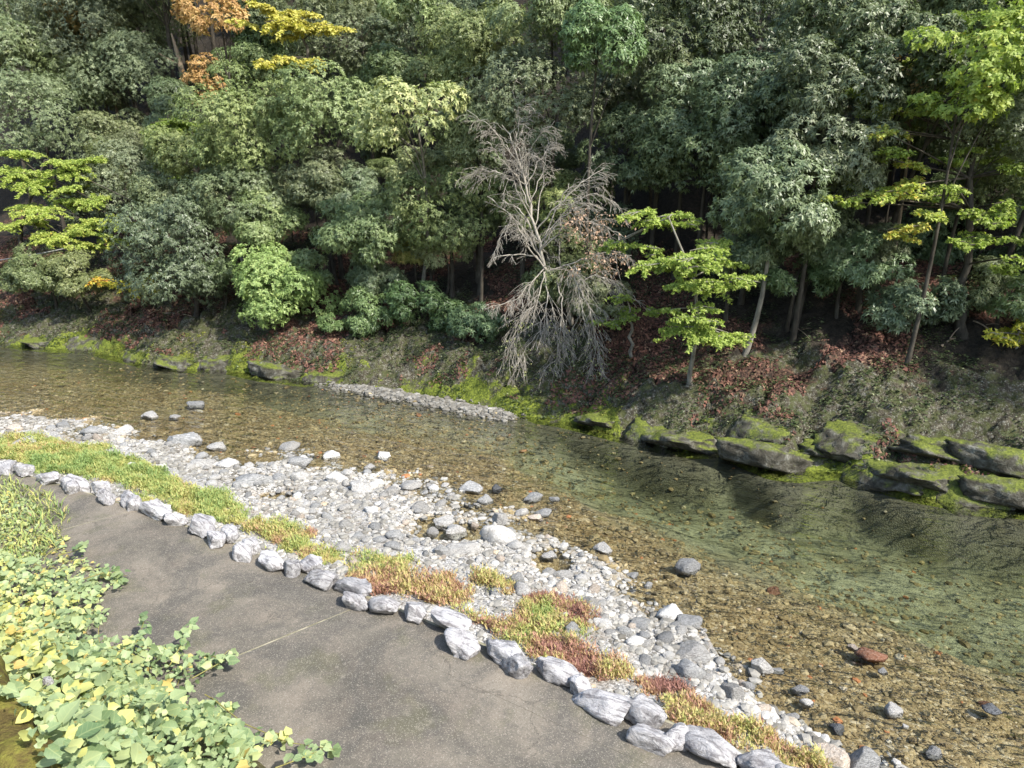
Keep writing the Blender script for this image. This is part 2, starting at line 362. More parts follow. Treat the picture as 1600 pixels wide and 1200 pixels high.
Dpx = [(0, 546), (200, 572), (330, 606), (480, 640), (620, 662), (760, 700), (880, 765), (1000, 825), (1100, 855), (1250, 890), (1400, 955), (1600, 1050)]
DL = line(Dpx, 0)
def Kf(x): return lin_eval(KL, x, -.42, -.62)
def Nf(x): return lin_eval(NL, x, -.30, -.80)
def Ff(x): return lin_eval(FL, x, -.28, -.35)
def Df(x): return lin_eval(DL, x, -.3, -.8)
xs_ = np.linspace(-90, 70, 3200); _k = np.exp(-.5*(np.arange(-120, 121)/40.)**2); _k /= _k.sum()
_fs = np.convolve(np.pad(Ff(xs_), 120, mode='edge'), _k, 'valid')
def Fsm(x): return np.interp(x, xs_, _fs)
SP0, SP1 = on_z(515, 597), on_z(795, 650)
def seg_d(x, y, a, b):
    d = b[:2]-a[:2]; L2 = d@d; t = np.clip(((x-a[0])*d[0]+(y-a[1])*d[1])/L2, 0, 1)
    return np.hypot(x-a[0]-t*d[0], y-a[1]-t*d[1])
POOLS = [(703, 834, .60, .34), (672, 815, .28, .16), (425, 780, .35, .25), (860, 880, .25, .35), (395, 752, .45, .22), (735, 795, .2, .1)]
POOLS = [(on_z(a, b), c, d) for a, b, c, d in POOLS]
xs_ = np.linspace(-90, 70, 3200)
def terrain(x, y):
    x = np.asarray(x, float); y = np.asarray(y, float)
    k, n, f, dd = Kf(x), Nf(x), Ff(x), Df(x)
    # near side
    d = (y-k)*.86
    up = np.clip(-2.05-d, 0, None)
    zn = .47+np.where(up < 2.9, up*1.0, 2.9+(up-2.9)*.05)+.06*fbm(x*1.5, y*1.5)*sstep(0, .4, up)
    # bar
    t = np.clip((y-k)/np.maximum(n-k, .05), 0, 1)
    zb = .40*(1-t)**1.25-.015+.05*fbm(x*2.2, y*2.2)*(1-.5*t)*sstep(0, .15, t)
    for p, a, b in POOLS:
        q = np.hypot((x-p[0])/a/1.0, (y-p[1])/b); zb = zb-(zb+.14)*np.exp(-q**4)
    # bed
    dn = (y-n)*.84; df = (f-y)*.84
    dd = dd+.9*fbm(x*.55, y*.55, 71)
    deep = sstep(-.5, 1.6, (y-dd)*.84)*sstep(.0, .8, df)
    zw = -.015-.20*(1-np.exp(-np.clip(dn, 0, None)/1.6))-.36*deep*sstep(-14, -2, x)-.14*deep+deep*.06*fbm(x*1.1, y*1.1, 6)
    zw = zw+.05*fbm(x*1.6, y*1.6, 3)
    dfs = np.minimum(df, (Fsm(x)-y)*.84+.12); lip = sstep(.8, 0, df); zw = zw*(1-lip)+lip*(-.10)
    ds = seg_d(x, y, SP0, SP1)
    zw = np.maximum(zw, .05-.24*ds+.02*fbm(x*3, y*3))
    shore = .09*fbm(x*1.9, y*1.9, 27)*sstep(1.5, .2, np.abs(dn)); zb = zb+shore; zw = zw+shore
    # far bank
    b = np.clip((y-f)*.86, 0, None)
    h = -.10+.16*(1-np.exp(-b/.25))+.52*np.clip(b, 0, 5.2)+np.clip(b-6.0, 0, None)*.88
    rockm = sstep(0, .25, b)*sstep(5.5, 2.2, b)
    s = x+.55*b
    led = np.abs(noise(s*.55+3.1, b*.35))*-.9+np.abs(noise(s*1.3, b*.6+7))*-.45
    blk = fbm(x*.9, y*.9, 5)*.5+fbm(x*3.1, y*3.1, 2, 3)*.16
    wx = x+.3*fbm(x*1.2, y*1.2, 15, 2); wy = y+.3*fbm(x*1.2, y*1.2, 18, 2); u_ = (wx*.8+wy*.6); v_ = (wy*.8-wx*.6)
    c1, e1 = cells(u_*.75, v_*1.5, 3); c2, e2 = cells(u_*2.2, v_*3.6, 9)
    zf = h+rockm*(.08+.20*led+.15*blk+.22*c1-.16*sstep(.08, 0, e1)+.17*c2-.10*sstep(.12, 0, e2)+.05*fbm(x*7, y*7, 3, 2))+sstep(2, 7, b)*fbm(x*.35, y*.35, 9)*.9*sstep(3, 12, b)
    z = np.where(y < k, zn, np.where(y < n, zb, np.where(y < f, zw, zf)))
    return z
def grid(xs, Y):   # Y (rows, cols)
    rows, cols = Y.shape; X = np.broadcast_to(xs, Y.shape)
    Z = terrain(X, Y); V = np.stack([X, Y, Z], -1).reshape(-1, 3)
    i = np.arange(rows-1)[:, None]*cols; j = np.arange(cols-1)[None]
    Fc = np.stack([i+j, i+j+1, i+cols+j+1, i+cols+j], -1).reshape(-1, 4)
    return V, Fc, X, Y
xs = np.concatenate([np.linspace(-85, -24, 40), np.linspace(-23.6, 14, 430), np.linspace(14.5, 65, 40)])
k_, n_, f_ = Kf(xs), Nf(xs), Ff(xs)
# embankment
tA = np.linspace(0, 1, 36)[:, None]
YA = (k_-16.0)[None]*(1-tA**.5)+k_[None]*tA**.5
V, Fc, *_ = grid(xs, YA-1e-4)
tag(link('embankment', mesh_np('embankment', V, Fc), MAT['embankment']), 'earth embankment under the vines beside the concrete path', None, None, 'structure')
# riverbed and gravel bar
nb = 34; tB = np.linspace(0, 1, nb)[:, None]; YB1 = k_[None]+(n_-k_)[None]*tB
tC = np.linspace(0, 1, 100)[1:, None]; YB2 = n_[None]+(f_-n_)[None]*(1-(1-tC)**1.15)
YB = np.concatenate([YB1+1e-4, YB2-1e-4*(tC == 1)])
V, Fc, X, Y = grid(xs, YB)
deep = sstep(-1.0, 1.6, (Y-Df(X)-1.0*fbm(X*.55, Y*.55, 71)+.3*fbm(X*2.5, Y*2.5, 72))*.84).ravel()
tag(link('riverbed', mesh_np('riverbed', V, Fc, {'deep': ('POINT', deep), 'bank_shade': ('POINT', .75*sstep(1.9, .3, (Ff(X)-Y)+.25*fbm(X*1.5, Y*1.5, 51)).ravel())}), MAT['riverbed']), 'stony riverbed with pale gravel bar along the path', None, None, 'structure')
# hillside
o_ = np.concatenate([np.linspace(0, 6, 96), np.linspace(6.2, 20, 46), np.linspace(21, 95, 40)])[:, None]
w_ = np.exp(-(o_/3.0)**2)
YC = (f_[None]*w_+Fsm(xs)[None]*(1-w_))+o_
YC = np.maximum.accumulate(YC, axis=0)
V, Fc, X, Y = grid(xs, YC+2e-4)
b = (Y-Ff(X))*.86
px_, py_, _z = project(V); px_ = px_.reshape(X.shape)
mossn = fbm(X*1.1, Y*1.1, 21)
rockA = np.clip(sstep(4.5, 1.6, b)*.9+.25*fbm(X*.7, Y*.7, 2), 0, 1)
mossA = np.clip(.75*sstep(1.1, .1, b)*(.58+.9*mossn)+.32*sstep(3.0, .6, b)*(.3+1.1*fbm(X*.6, Y*.6, 31))+.10, 0, 1)
litA = np.clip(sstep(.7, 2.0, b)*(.40+1.1*fbm(X*.8, Y*.8, 41))*sstep(9, 5, b)+.05, 0, 1)
zone = np.stack([rockA, mossA, litA], -1).reshape(-1, 3)
tag(link('hillside', mesh_np('hillside', V, Fc, {'zone': ('POINT', zone)}), MAT['hillside']), 'steep wooded hillside with mossy rock foot along the stream', None, None, 'structure')
# water body
xw = np.concatenate([np.linspace(-85, -24, 20), np.linspace(-23, 14, 120), np.linspace(15, 65, 20)])
ya, yb = Kf(xw)+.15, Ff(xw)+.25
n = len(xw); V = np.concatenate([np.stack([xw, ya, 0*xw], -1), np.stack([xw, yb, 0*xw], -1), np.stack([xw, ya, 0*xw-2.2], -1), np.stack([xw, yb, 0*xw-2.2], -1)])
i = np.arange(n-1)
Fc = np.concatenate([np.stack([i, i+1, n+i+1, n+i], -1), np.stack([2*n+i, 3*n+i, 3*n+i+1, 2*n+i+1], -1), np.stack([i, 2*n+i, 2*n+i+1, i+1], -1), np.stack([n+i, n+i+1, 3*n+i+1, 3*n+i], -1),
                     [[0, n, 3*n, 2*n], [n-1, 3*n-1, 4*n-1, 2*n-1]]])
tag(link('stream_water', mesh_np('stream_water', V, Fc, flat=True), MAT['water']), 'clear shallow stream running over brown stones', None, None, 'structure')

# ------------------------------------------------------------------ concrete path
def slab(name, s0, s1, d0, d1, z, parent, mat, seed):
    """s along kerb (x), d across from the kerb (negative towards the bank)"""
    ns = max(2, int((s1-s0)/.25)); X = np.linspace(s0, s1, ns); t = np.linspace(d0, d1, 6)[:, None]
    skew = SKEW
    XX = X[None]+t*skew; YY = Ksm(XX)+t*1.16
    Z = z+.0012*noise(XX*.8, YY*.8, seed)
    V = np.concatenate([np.stack([XX, YY, Z], -1).reshape(-1, 3), np.stack([XX, YY, Z-.14], -1).reshape(-1, 3)])
    r, c = XX.shape; i = np.arange(r-1)[:, None]*c; j = np.arange(c-1)[None]
    top = np.stack([i+j, i+j+1, i+c+j+1, i+c+j], -1).reshape(-1, 4); o = r*c
    j = np.arange(c-1); k = np.arange(r-1)*c
    sides = np.concatenate([np.stack([j, o+j, o+j+1, j+1], -1), np.stack([(r-1)*c+j, (r-1)*c+j+1, o+(r-1)*c+j+1, o+(r-1)*c+j], -1),
                            np.stack([k, k+c, o+k+c, o+k], -1), np.stack([k+c-1, o+k+c-1, o+k+2*c-1, k+2*c-1], -1)])
    return link(name, mesh_np(name, V, np.concatenate([top, sides]), flat=True), mat, parent)
_ks = np.convolve(np.pad(Kf(xs_), 120, mode='edge'), _k, 'valid')
def Ksm(x): return np.interp(x, xs_, _ks)
_a, _b = on_z(548, 952, ZP), on_z(362, 1028, ZP)
SKEW = float((_b[0]-_a[0])/(((_b[1]-Ksm(_b[0]))-(_a[1]-Ksm(_a[0])))/1.16)); SKEW = max(-2.5, min(2.5, SKEW))
path = tag(empty('concrete_path'), 'weathered grey brown concrete path beside the stone kerb', None, None, 'structure')
P = np.array([[x, Ksm(x)-.05, .547] for x in np.linspace(-30, 12, 80)]); Q_ = P.copy(); Q_[:, 1] -= 4.2; Q_[:, 0] -= .9
n = len(P); link('joint_bed', mesh_np('joint_bed', np.concatenate([P, Q_]), np.stack([np.arange(n-1), np.arange(n-1)+n, np.arange(n-1)+n+1, np.arange(n-1)+1], -1)), MAT['joint'], path)
J1 = on_z(548, 952, ZP); J2 = on_z(215, 795, ZP)
def s_of(p): 
    t = (p[1]-Ksm(p[0]))/1.16; return p[0]-t*SKEW
sj = sorted([s_of(J1), s_of(J2), s_of(J1)+4.6, s_of(J1)+9, s_of(J2)-4.3, s_of(J2)-8.6, s_of(J2)-13])
for q in range(len(sj)-1):
    slab('slab', sj[q]+.010, sj[q+1]-.010, -3.1, -.511, ZP, path, MAT['concrete'], q)
    slab('edge_strip', sj[q]+.006, sj[q+1]-.006, -.508, .02, ZP-.001, path, MAT['concrete'], q+20)

# ------------------------------------------------------------------ stones
def ico(sub):
    bm = bmesh.new(); bmesh.ops.create_icosphere(bm, subdivisions=sub, radius=1)
    V = np.array([v.co[:] for v in bm.verts]); F = np.array([[v.index for v in f.verts] for f in bm.faces]); bm.free(); return V, F
ICO = {s: ico(s) for s in (1, 2, 3, 4)}
def stone_verts(sub, seed, ang=.5, rough=.12, crag=0.0):
    V, F = ICO[sub]; r = np.random.default_rng(seed); V = V.copy()
    # cut by random planes -> broad facets
    for _ in range(14 if ang > .8 else 9):
        nn = nrm(r.normal(size=3)); d = r.uniform(.5, .85) if ang > .8 else r.uniform(.62, .92); s = V@nn; ex = np.clip(s-d, 0, None); V = V-ex[:, None]*nn*(.55+.4*ang)
    n1 = fbm(V[:, 0]*1.4+seed*3.7, V[:, 1]*1.4, V[:, 2]*1.4+seed, 4); V = V*(1+rough*1.5*n1)[:, None]
    n2 = np.abs(noise(V[:, 0]*2.6+seed, V[:, 1]*2.6-seed, V[:, 2]*2.6)); V = V*(1-rough*.8*np.clip(.25-n2, 0, 1)*2)[:, None]
    if crag:
        rd = 1-np.abs(fbm(V[:, 0]*2.2+seed*5, V[:, 1]*3.4, V[:, 2]*2.6+V[:, 0]*1.5, 4))*2; V = V*(1+crag*(rd-.6))[:, None]
        V = V*(1+.05*noise(V[:, 0]*9, V[:, 1]*9+seed, V[:, 2]*9))[:, None]
    V[:, 2] = np.where(V[:, 2] < -.45, -.45+(V[:, 2]+.45)*.3, V[:, 2])
    return V/np.abs(V).max(0)
STONE4 = [mesh_np('stone_mesh', stone_verts(4, s, 1.0, .14, .06), ICO[4][1]) for s in range(12)]
STONE3 = [mesh_np('stone_mesh', stone_verts(3, s+40, .9, .20), ICO[3][1]) for s in range(10)]
STONE2 = [mesh_np('cobble_mesh', stone_verts(2, s+80, .85, .18), ICO[2][1]) for s in range(10)]
_mcache = {}
def with_mat(me, key):
    k = (me.name, key)
    if k not in _mcache:
        c = me.copy(); c.materials.clear(); c.materials.append(MAT[key]); _mcache[k] = c
    return _mcache[k]
def place_stone(name, me, key, loc, dims, rz, parent=None, tilt=(0, 0)):
    o = bpy.data.objects.new(name, with_mat(me, key)); COL.objects.link(o)
    o.location = loc; o.scale = (dims[0]/2, dims[1]/2, dims[2]/2); o.rotation_euler = (tilt[0], tilt[1], rz)
    if parent: o.parent = parent
    return o
# kerb: (px, py, width, height) of each stone in the photograph
kerb = tag(empty('stone_kerb'), 'row of pale streaked limestone lumps edging the concrete path', 'kerb')
KS = [(12, 727, 40, 18), (40, 735, 30, 15), (75, 745, 34, 20), (122, 753, 46, 22), (112, 762, 22, 9), (160, 763, 34, 17), (165, 776, 30, 10), (203, 776, 40, 24), (208, 788, 24, 9), (247, 795, 52, 26), (272, 808, 34, 20),
      (238, 790, 20, 14), (318, 820, 56, 26), (338, 843, 34, 16), (362, 833, 30, 20), (381, 862, 34, 17), (427, 874, 46, 28), (457, 886, 28, 24), (487, 878, 48, 18), (502, 902, 46, 24), (395, 852, 30, 14), (556, 914, 56, 28), (553, 936, 44, 16), (606, 944, 46, 30),
      (650, 955, 38, 26), (700, 967, 60, 34), (722, 1000, 50, 40), (785, 1017, 62, 28), (810, 1041, 44, 20), (868, 1042, 62, 34), (906, 1066, 32, 32), (943, 1092, 82, 36), (1010, 1108, 66, 44), (1018, 1150, 60, 30), (1060, 1152, 40, 24), (1120, 1163, 86, 48), (1188, 1192, 70, 36),
      (-30, 722, 40, 18), (-68, 712, 44, 18), (1262, 1225, 80, 40), (1320, 1262, 80, 44)]
for q, (px, py, w, hh) in enumerate(KS):
    p = on_z(px, py+hh*.15, ZP+.06); zc = project(p)[2][0]; wm = w*zc/FPX*1.38; dep = math.hypot(p[0]-CAM[0], p[1]); el = math.atan2(CAM[2]-p[2], dep)
    dm = max(hh*zc/FPX*1.0, wm*.45); r = np.random.default_rng(900+q)
    place_stone('stone', STONE4[(q*5) % 12], 'kerb', (p[0], p[1], ZP+.05+r.uniform(-.01, .02)), (wm, max(dm*1.25, .24), max(.24, min(wm, dm)*.66)), -.45+r.uniform(-.3, .3)+(math.pi if r.random() < .5 else 0), kerb, (r.uniform(-.12, .12), r.uniform(-.12, .12)))
mort = Tubes(); kp = np.array([[x, Ksm(x)+.05, ZP-.06] for x in np.linspace(-12, 4.2, 60)]); mort.add(kp, .05, 6)
link('mortar', mort.mesh('mortar'), MAT['joint'], kerb)

# named river rocks: px, py, w, h, colour, label
BL = 'pale grey boulder lying in the dry gravel of the bar'
SH = 'grey stone poking out of the shallow brown water'
ROCKS = [(232, 642, 28, 12, 'p', SH), (272, 645, 18, 8, 'p', SH), (305, 625, 24, 8, 'g', SH), (285, 682, 52, 24, 'g', 'large smooth oval grey boulder at the water edge of the gravel bar'),
 (195, 667, 30, 16, 'p', BL), (340, 690, 28, 15, 'p', SH), (357, 718, 38, 18, 'w', 'blocky whitish boulder at the water edge beside the oval grey boulder'), (450, 690, 32, 15, 'p', SH), (517, 702, 26, 18, 'w', 'whitish round stone alone in the shallows beyond the gravel bar'), (600, 703, 30, 13, 'w', 'flat whitish stone lying alone in brown shallows'),
 (577, 722, 20, 9, 'p', SH), (467, 716, 36, 18, 'g', BL), (100, 660, 22, 12, 'g', BL), (150, 668, 40, 15, 'g', BL), (42, 694, 40, 17, 'p', 'pale boulder sitting in the yellow green grass patch'), (525, 745, 34, 24, 'w', BL), (563, 760, 40, 20, 'p', BL), (640, 754, 34, 12, 'p', BL),
 (733, 755, 36, 12, 'g', SH), (775, 754, 17, 13, 'd', 'small dark round stone in shallow water beyond the bar'), (757, 772, 25, 18, 'g', 'grey pointed boulder on the outer edge of the gravel bar'), (832, 769, 30, 12, 'g', SH), (866, 771, 15, 8, 'g', SH), (817, 794, 25, 14, 'p', SH), (850, 792, 30, 10, 'g', SH), (838, 800, 24, 9, 't', SH),
 (780, 833, 54, 38, 'w', 'big banded whitish boulder beside the small dark pool'), (783, 803, 28, 22, 'p', BL), (712, 817, 32, 20, 'p', BL), (675, 821, 20, 16, 'p', BL), (698, 804, 36, 14, 'p', BL), (741, 812, 13, 14, 't', 'small tan upright stone above the dark pool'),
 (725, 862, 46, 18, 'p', BL), (690, 868, 26, 22, 'g', BL), (705, 872, 18, 14, 'p', BL), (619, 846, 28, 20, 'g', BL), (940, 846, 30, 14, 'p', SH), (1073, 873, 38, 26, 'g', 'wedge shaped grey boulder standing alone in the shallow brown water'), (990, 889, 20, 10, 'g', SH), (1013, 905, 14, 11, 'g', SH),
 (1047, 948, 42, 28, 'w', 'bright white angular boulder at the lower end of the bar'), (1075, 962, 42, 20, 'g', 'flat grey slab stone touching the white angular boulder'), (1063, 981, 26, 16, 'p', BL), (1080, 1056, 46, 38, 'g', 'squat grey boulder on the gravel above the reddish herbs'), (1083, 1018, 60, 30, 'p', 'broad flat pale rock at the bar water edge'), (1145, 1092, 38, 28, 'p', BL),
 (880, 897, 32, 16, 'p', BL), (1000, 976, 36, 16, 'g', BL), (976, 995, 24, 18, 'g', BL), (893, 1005, 28, 22, 'g', BL), (806, 915, 26, 22, 'g', BL), (1188, 1029, 36, 30, 'p', 'rounded pale grey boulder with a small stone beside it in the shallows'), (1215, 1036, 18, 8, 'g', SH), (1366, 1012, 46, 13, 'r', 'reddish brown flat stone with pale end in the shallows'), (1333, 1000, 18, 9, 't', SH), (1382, 1037, 17, 13, 'g', SH),
 (1262, 1085, 20, 16, 'w', SH), (1250, 1066, 26, 10, 'g', SH), (1310, 1123, 21, 17, 'd', 'small dark blue grey round stone in the shallows by the herbs'), (1396, 1095, 28, 20, 'w', 'pale oval stone alone in the shallow brown water'), (1462, 1161, 25, 16, 'g', SH), (1416, 1123, 11, 8, 'w', SH), (1240, 1108, 16, 11, 'g', SH), (1302, 1180, 62, 36, 't', 'big tan boulder at the water edge by the kerb end'), (1350, 1178, 54, 44, 'g', 'big grey boulder leaning against the tan boulder'),
 (1555, 1097, 32, 11, 'd', SH), (1545, 1072, 20, 8, 'r', 'small orange brown stone under the clear shallows'), (1212, 891, 28, 8, 'r', 'flat orange brown stone lying under the shallow water'), (395, 755, 60, 14, 'g', 'wide flat grey rock half sunk in a puddle of the bar'), (315, 720, 40, 14, 'p', BL), (560, 850, 22, 14, 'g', BL), (560, 900, 34, 12, 't', BL), (20, 668, 30, 12, 't', BL),
 (545, 735, 22, 14, 'p', BL), (590, 748, 26, 14, 'w', BL), (610, 765, 26, 16, 'p', BL), (470, 745, 28, 18, 'p', BL), (435, 742, 24, 18, 'g', BL), (500, 770, 30, 18, 'p', BL), (655, 790, 30, 16, 'p', BL), (580, 800, 28, 16, 'w', BL), (920, 950, 30, 18, 'p', BL), (940, 985, 26, 16, 'w', BL), (1010, 1015, 26, 18, 'p', BL), (1045, 1030, 22, 16, 'w', BL), (860, 858, 24, 12, 'p', BL), (1170, 1062, 20, 14, 'g', BL)]
names = {'r': 'river_stone', 'd': 'river_stone'}
cnt = {}
for q, (px, py, w, hh, c, lab) in enumerate(ROCKS):
    p = on_z(px, py+hh*.3, .06); zc = project(p)[2][0]; wm = w*zc/FPX; r = np.random.default_rng(300+q)
    dm = wm*r.uniform(.62, .85); hm = max(hh*zc/FPX*.85, wm*.34); gz = float(terrain(p[0], p[1]))
    if 'under' in lab: zl = gz+hm*.15
    elif gz < 0: zl = max(-.02, gz+.2*hm)+hm*.08
    else: zl = gz+hm*.16
    o = place_stone('boulder' if wm > .32 else 'river_stone', STONE3[q % 10] if q % 3 else STONE4[q % 9], 'rock_'+c, (p[0], p[1], zl), (wm*1.18, dm*1.12, hm*1.35), r.uniform(-.6, .6)+(math.pi if q % 2 else 0), None, (r.uniform(-.15, .15), r.uniform(-.15, .15)))
    tag(o, lab, 'boulder' if wm > .32 else 'stone')
    if lab == BL: o['group'] = 'boulders lying on the gravel bar'
    if lab == SH: o['group'] = 'stones standing in the shallows'

# grass patches on the bar (pixel outlines), mean tint and spread
GPTINT = 0
GP = [([(-60, 668), (0, 678), (60, 668), (150, 690), (210, 705), (300, 745), (350, 770), (388, 805), (372, 818), (300, 812), (262, 790), (200, 765), (140, 745), (60, 738), (30, 722), (-60, 712)], .66, .13, 'wide mat of yellow green herbs between the kerb and the river'),
 ([(390, 815), (440, 812), (480, 832), (530, 868), (500, 885), (440, 862), (395, 838)], .60, .16, 'small yellow green herb patch behind the kerb with bare gravel around'),
 ([(545, 868), (600, 862), (662, 872), (640, 895), (560, 905)], .60, .2, 'narrow green and orange herb patch on the gravel'),
 ([(560, 905), (640, 898), (705, 900), (728, 930), (700, 955), (640, 945), (590, 925)], .26, .13, 'rusty orange herb patch pressed against the kerb stones'),
 ([(720, 950), (790, 962), (810, 930), (850, 918), (905, 940), (928, 965), (900, 1000), (845, 1018), (770, 1000)], .36, .2, 'broad red and yellow herb patch in the middle of the kerb row'),
 ([(745, 895), (790, 898), (792, 918), (755, 920)], .34, .12, 'tiny orange herb tuft alone on the gravel'),
 ([(810, 1018), (900, 1005), (960, 1035), (985, 1072), (930, 1072), (890, 1048)], .22, .14, 'deep red herb patch beyond the small grey kerb stone'),
 ([(990, 1068), (1050, 1062), (1075, 1085), (1040, 1098), (1005, 1092)], .16, .1, 'thin purplish red herb patch on pale gravel'),
 ([(1050, 1100), (1130, 1098), (1210, 1128), (1275, 1190), (1300, 1230), (1210, 1200), (1160, 1165), (1100, 1142), (1060, 1135)], .30, .14, 'long orange red herb strip near the lower end of the kerb')]
def in_grass(px, py):
    c = np.zeros(np.shape(px), bool)
    for poly, *_ in GP: c |= inpoly(px, py, poly)
    return c
for q, (poly, mu, sd, lab) in enumerate(GP):
    r = np.random.default_rng(70+q)
    W = np.array([on_z(x, y, .28)[:2] for x, y in poly]); lo, hi = W.min(0)-.1, W.max(0)+.1
    n = int((hi-lo).prod()*15000); X = r.uniform(lo[0], hi[0], n); Y = r.uniform(lo[1], hi[1], n); Z = terrain(X, Y)
    jx = .30*fbm(X*2.5, Y*2.5, 3)+r.normal(0, .05, n); jy = .30*fbm(X*2.5, Y*2.5, 8)+r.normal(0, .05, n)
    keep = inpoly(X+jx, Y+jy, [tuple(w) for w in W]) & (fbm(X*3.5, Y*3.5, 12)+.25*r.normal(size=n) > -.32) & (Y > Kf(X)+.05)
    X, Y, Z = X[keep], Y[keep], Z[keep]; n = len(X)
    tall = .03+.20*np.clip(.42+1.8*fbm(X*4.5, Y*4.5, 5), 0, 1)
    hgt = tall*r.uniform(.35, 1.15, n)
    az = r.uniform(0, 2*math.pi, n); lean = r.uniform(.2, 1.0, n)
    base = np.stack([X, Y, Z+hgt*r.uniform(0, .7, n)], -1)
    d = nrm(np.stack([np.cos(az)*lean, np.sin(az)*lean, np.full(n, .75)], -1)); s = nrm(np.stack([-np.sin(az), np.cos(az), r.uniform(-.3, .3, n)], -1))
    L = r.uniform(.025, .08, n)[:, None]; w = r.uniform(.004, .012, n)[:, None]
    Q = np.stack([base+s*w, base-s*w, base+d*L+np.array([0, 0, -.01])], 1)
    t = mu+sd*r.normal(size=n)*1.0+1.3*sd*3*fbm(X*2.6, Y*2.6, 33)+.10*(hgt/.1-.7)
    tag(link('herb_patch', quads_mesh('herb_patch', Q, np.clip(t, 0, 1)), MAT['grass']), lab, 'herbs', None, 'stuff')

# loose cobbles on the bar, singly
r = np.random.default_rng(5); placed = 0; tries = 0; occ = []
CL = 'pale cobble among the loose gravel of the bar'
while placed < 285 and tries < 6000:
    tries += 1; x = r.uniform(-9.5, 3.6); k, n = float(Kf(x)), float(Nf(x)); y = k+(n-k)*r.beta(2.2, 1.6)+.05
    z = float(terrain(x, y)); px, py, zc = project(np.array([x, y, z]))
    if z < -.03 or px[0] < -20 or py[0] > 1210 or in_grass(px, py)[0]: continue
    big = noise(x*.8, y*.8, 4); sz = r.lognormal(math.log(.125), .38)*(1+.3*big); sz = min(max(sz, .07), .30)
    if any((x-a)**2+(y-b)**2 < ((sz+c)*.42)**2 for a, b, c in occ): continue
    occ.append((x, y, sz)); hm = sz*r.uniform(.4, .65)
    key = 'rock_'+r.choice(list('ppppgggwwt'))
    o = place_stone('cobble', STONE2[int(r.integers(10))], key, (x, y, z+hm*.18), (sz, sz*r.uniform(.6, .95), hm*1.1), r.uniform(0, 6.28), None, (r.uniform(-.2, .2), r.uniform(-.2, .2)))
    tag(o, CL, 'cobble', 'cobbles scattered over the gravel bar'); placed += 1

# pebbles (uncountable): bar, bed and far spit
PEB = [stone_verts(1, 200+s, .5, .15) for s in range(8)]
def pebbles(name, X, Y, Z, S, tint, mat, lab, sub_low=False):
    n = len(X); V0, F0 = ICO[1]; nv = len(V0); r = np.random.default_rng(len(X))
    var = r.integers(0, 8, n); B = np.stack(PEB)[var]
    B = B*np.stack([S, S*r.uniform(.6, .95, n), S*r.uniform(.32, .6, n)], -1)[:, None, :]*.5
    a = r.uniform(0, 6.28, n); ca, sa = np.cos(a)[:, None], np.sin(a)[:, None]
    tl = r.uniform(-.35, .35, n)[:, None]; B = np.stack([B[..., 0], B[..., 1]-tl*B[..., 2], B[..., 2]+tl*B[..., 1]], -1)
    B = np.stack([B[..., 0]*ca-B[..., 1]*sa, B[..., 0]*sa+B[..., 1]*ca, B[..., 2]], -1)
    V = B+np.stack([X, Y, Z], -1)[:, None, :]
    Fx = (F0[None]+(np.arange(n)*nv)[:, None, None]).reshape(-1, 3)
    me = mesh_np(name, V.reshape(-1, 3), Fx, {'tint': ('FACE', np.repeat(tint, len(F0)))}, flat=True)
    return tag(link(name, me, mat), lab, 'pebbles', None, 'stuff')
r = np.random.default_rng(6)
n = 17500; X = r.uniform(-11, 4.5, n); k, nn = Kf(X), Nf(X); Y = k+(nn-k)*r.uniform(.05, 1.0, n)**.9+np.where(r.random(n) < .22, np.abs(r.normal(0, .7, n)), 0); Z = terrain(X, Y); px, py, zc = project(np.stack([X, Y, Z], -1))
g_ = in_grass(px, py); keep = (Z > -.035) & (px > -60) & (px < 1660) & (py < 1260) & ((~g_) | (r.random(n) < .12)) & (zc*.9 < 16)
X, Y, Z = X[keep], Y[keep], Z[keep]; S = np.clip(r.lognormal(math.log(.056), .45, len(X)), .02, .15)
pebbles('bar_pebbles', X, Y, Z+S*.08, S, np.clip(.46+.22*r.normal(size=len(X))+.25*fbm(X*1.2, Y*1.2, 19), 0, 1), MAT['pebble'], 'loose pale pebbles covering the gravel bar')
n = 19000; u = r.uniform(0, 1, n); X = -13+21*u**.75; nn, ff = Nf(X), Ff(X); Y = nn+(ff-nn)*r.beta(1.0, 1.5, n); Z = terrain(X, Y); px, py, zc = project(np.stack([X, Y, Z], -1))
keep = (px > -60) & (px < 1660) & (py < 1260) & (Y < Df(X)+r.uniform(-.3, 6, n)) & (fbm(X*.9, Y*.9, 14) > -.35); X, Y, Z = X[keep], Y[keep], Z[keep]
S = np.clip(r.lognormal(math.log(.050), .45, len(X)), .02, .2)
pebbles('bed_pebbles', X, Y, Z+S*.05, S, np.clip(.48+.24*r.normal(size=len(X)), 0, 1), MAT['pebble_bed'], 'brown stones lying under the clear water')
n = 2600; t = r.uniform(0, 1, n)[:, None]; Pp = SP0*(1-t)+SP1*t; X = Pp[:, 0]+r.normal(0, .22, n); Y = Pp[:, 1]+r.normal(0, .2, n); Z = terrain(X, Y); keep = (Z > -.08) & (Y < Ff(X)+.15)
X, Y, Z = X[keep], Y[keep], Z[keep]; S = np.clip(r.lognormal(math.log(.085), .35, len(X)), .05, .2)
pebbles('spit_pebbles', X, Y, Z+S*.1, S, np.clip(.14+.14*r.normal(size=len(X)), 0, 1), MAT['pebble'], 'grey shingle spit along the foot of the far bank')

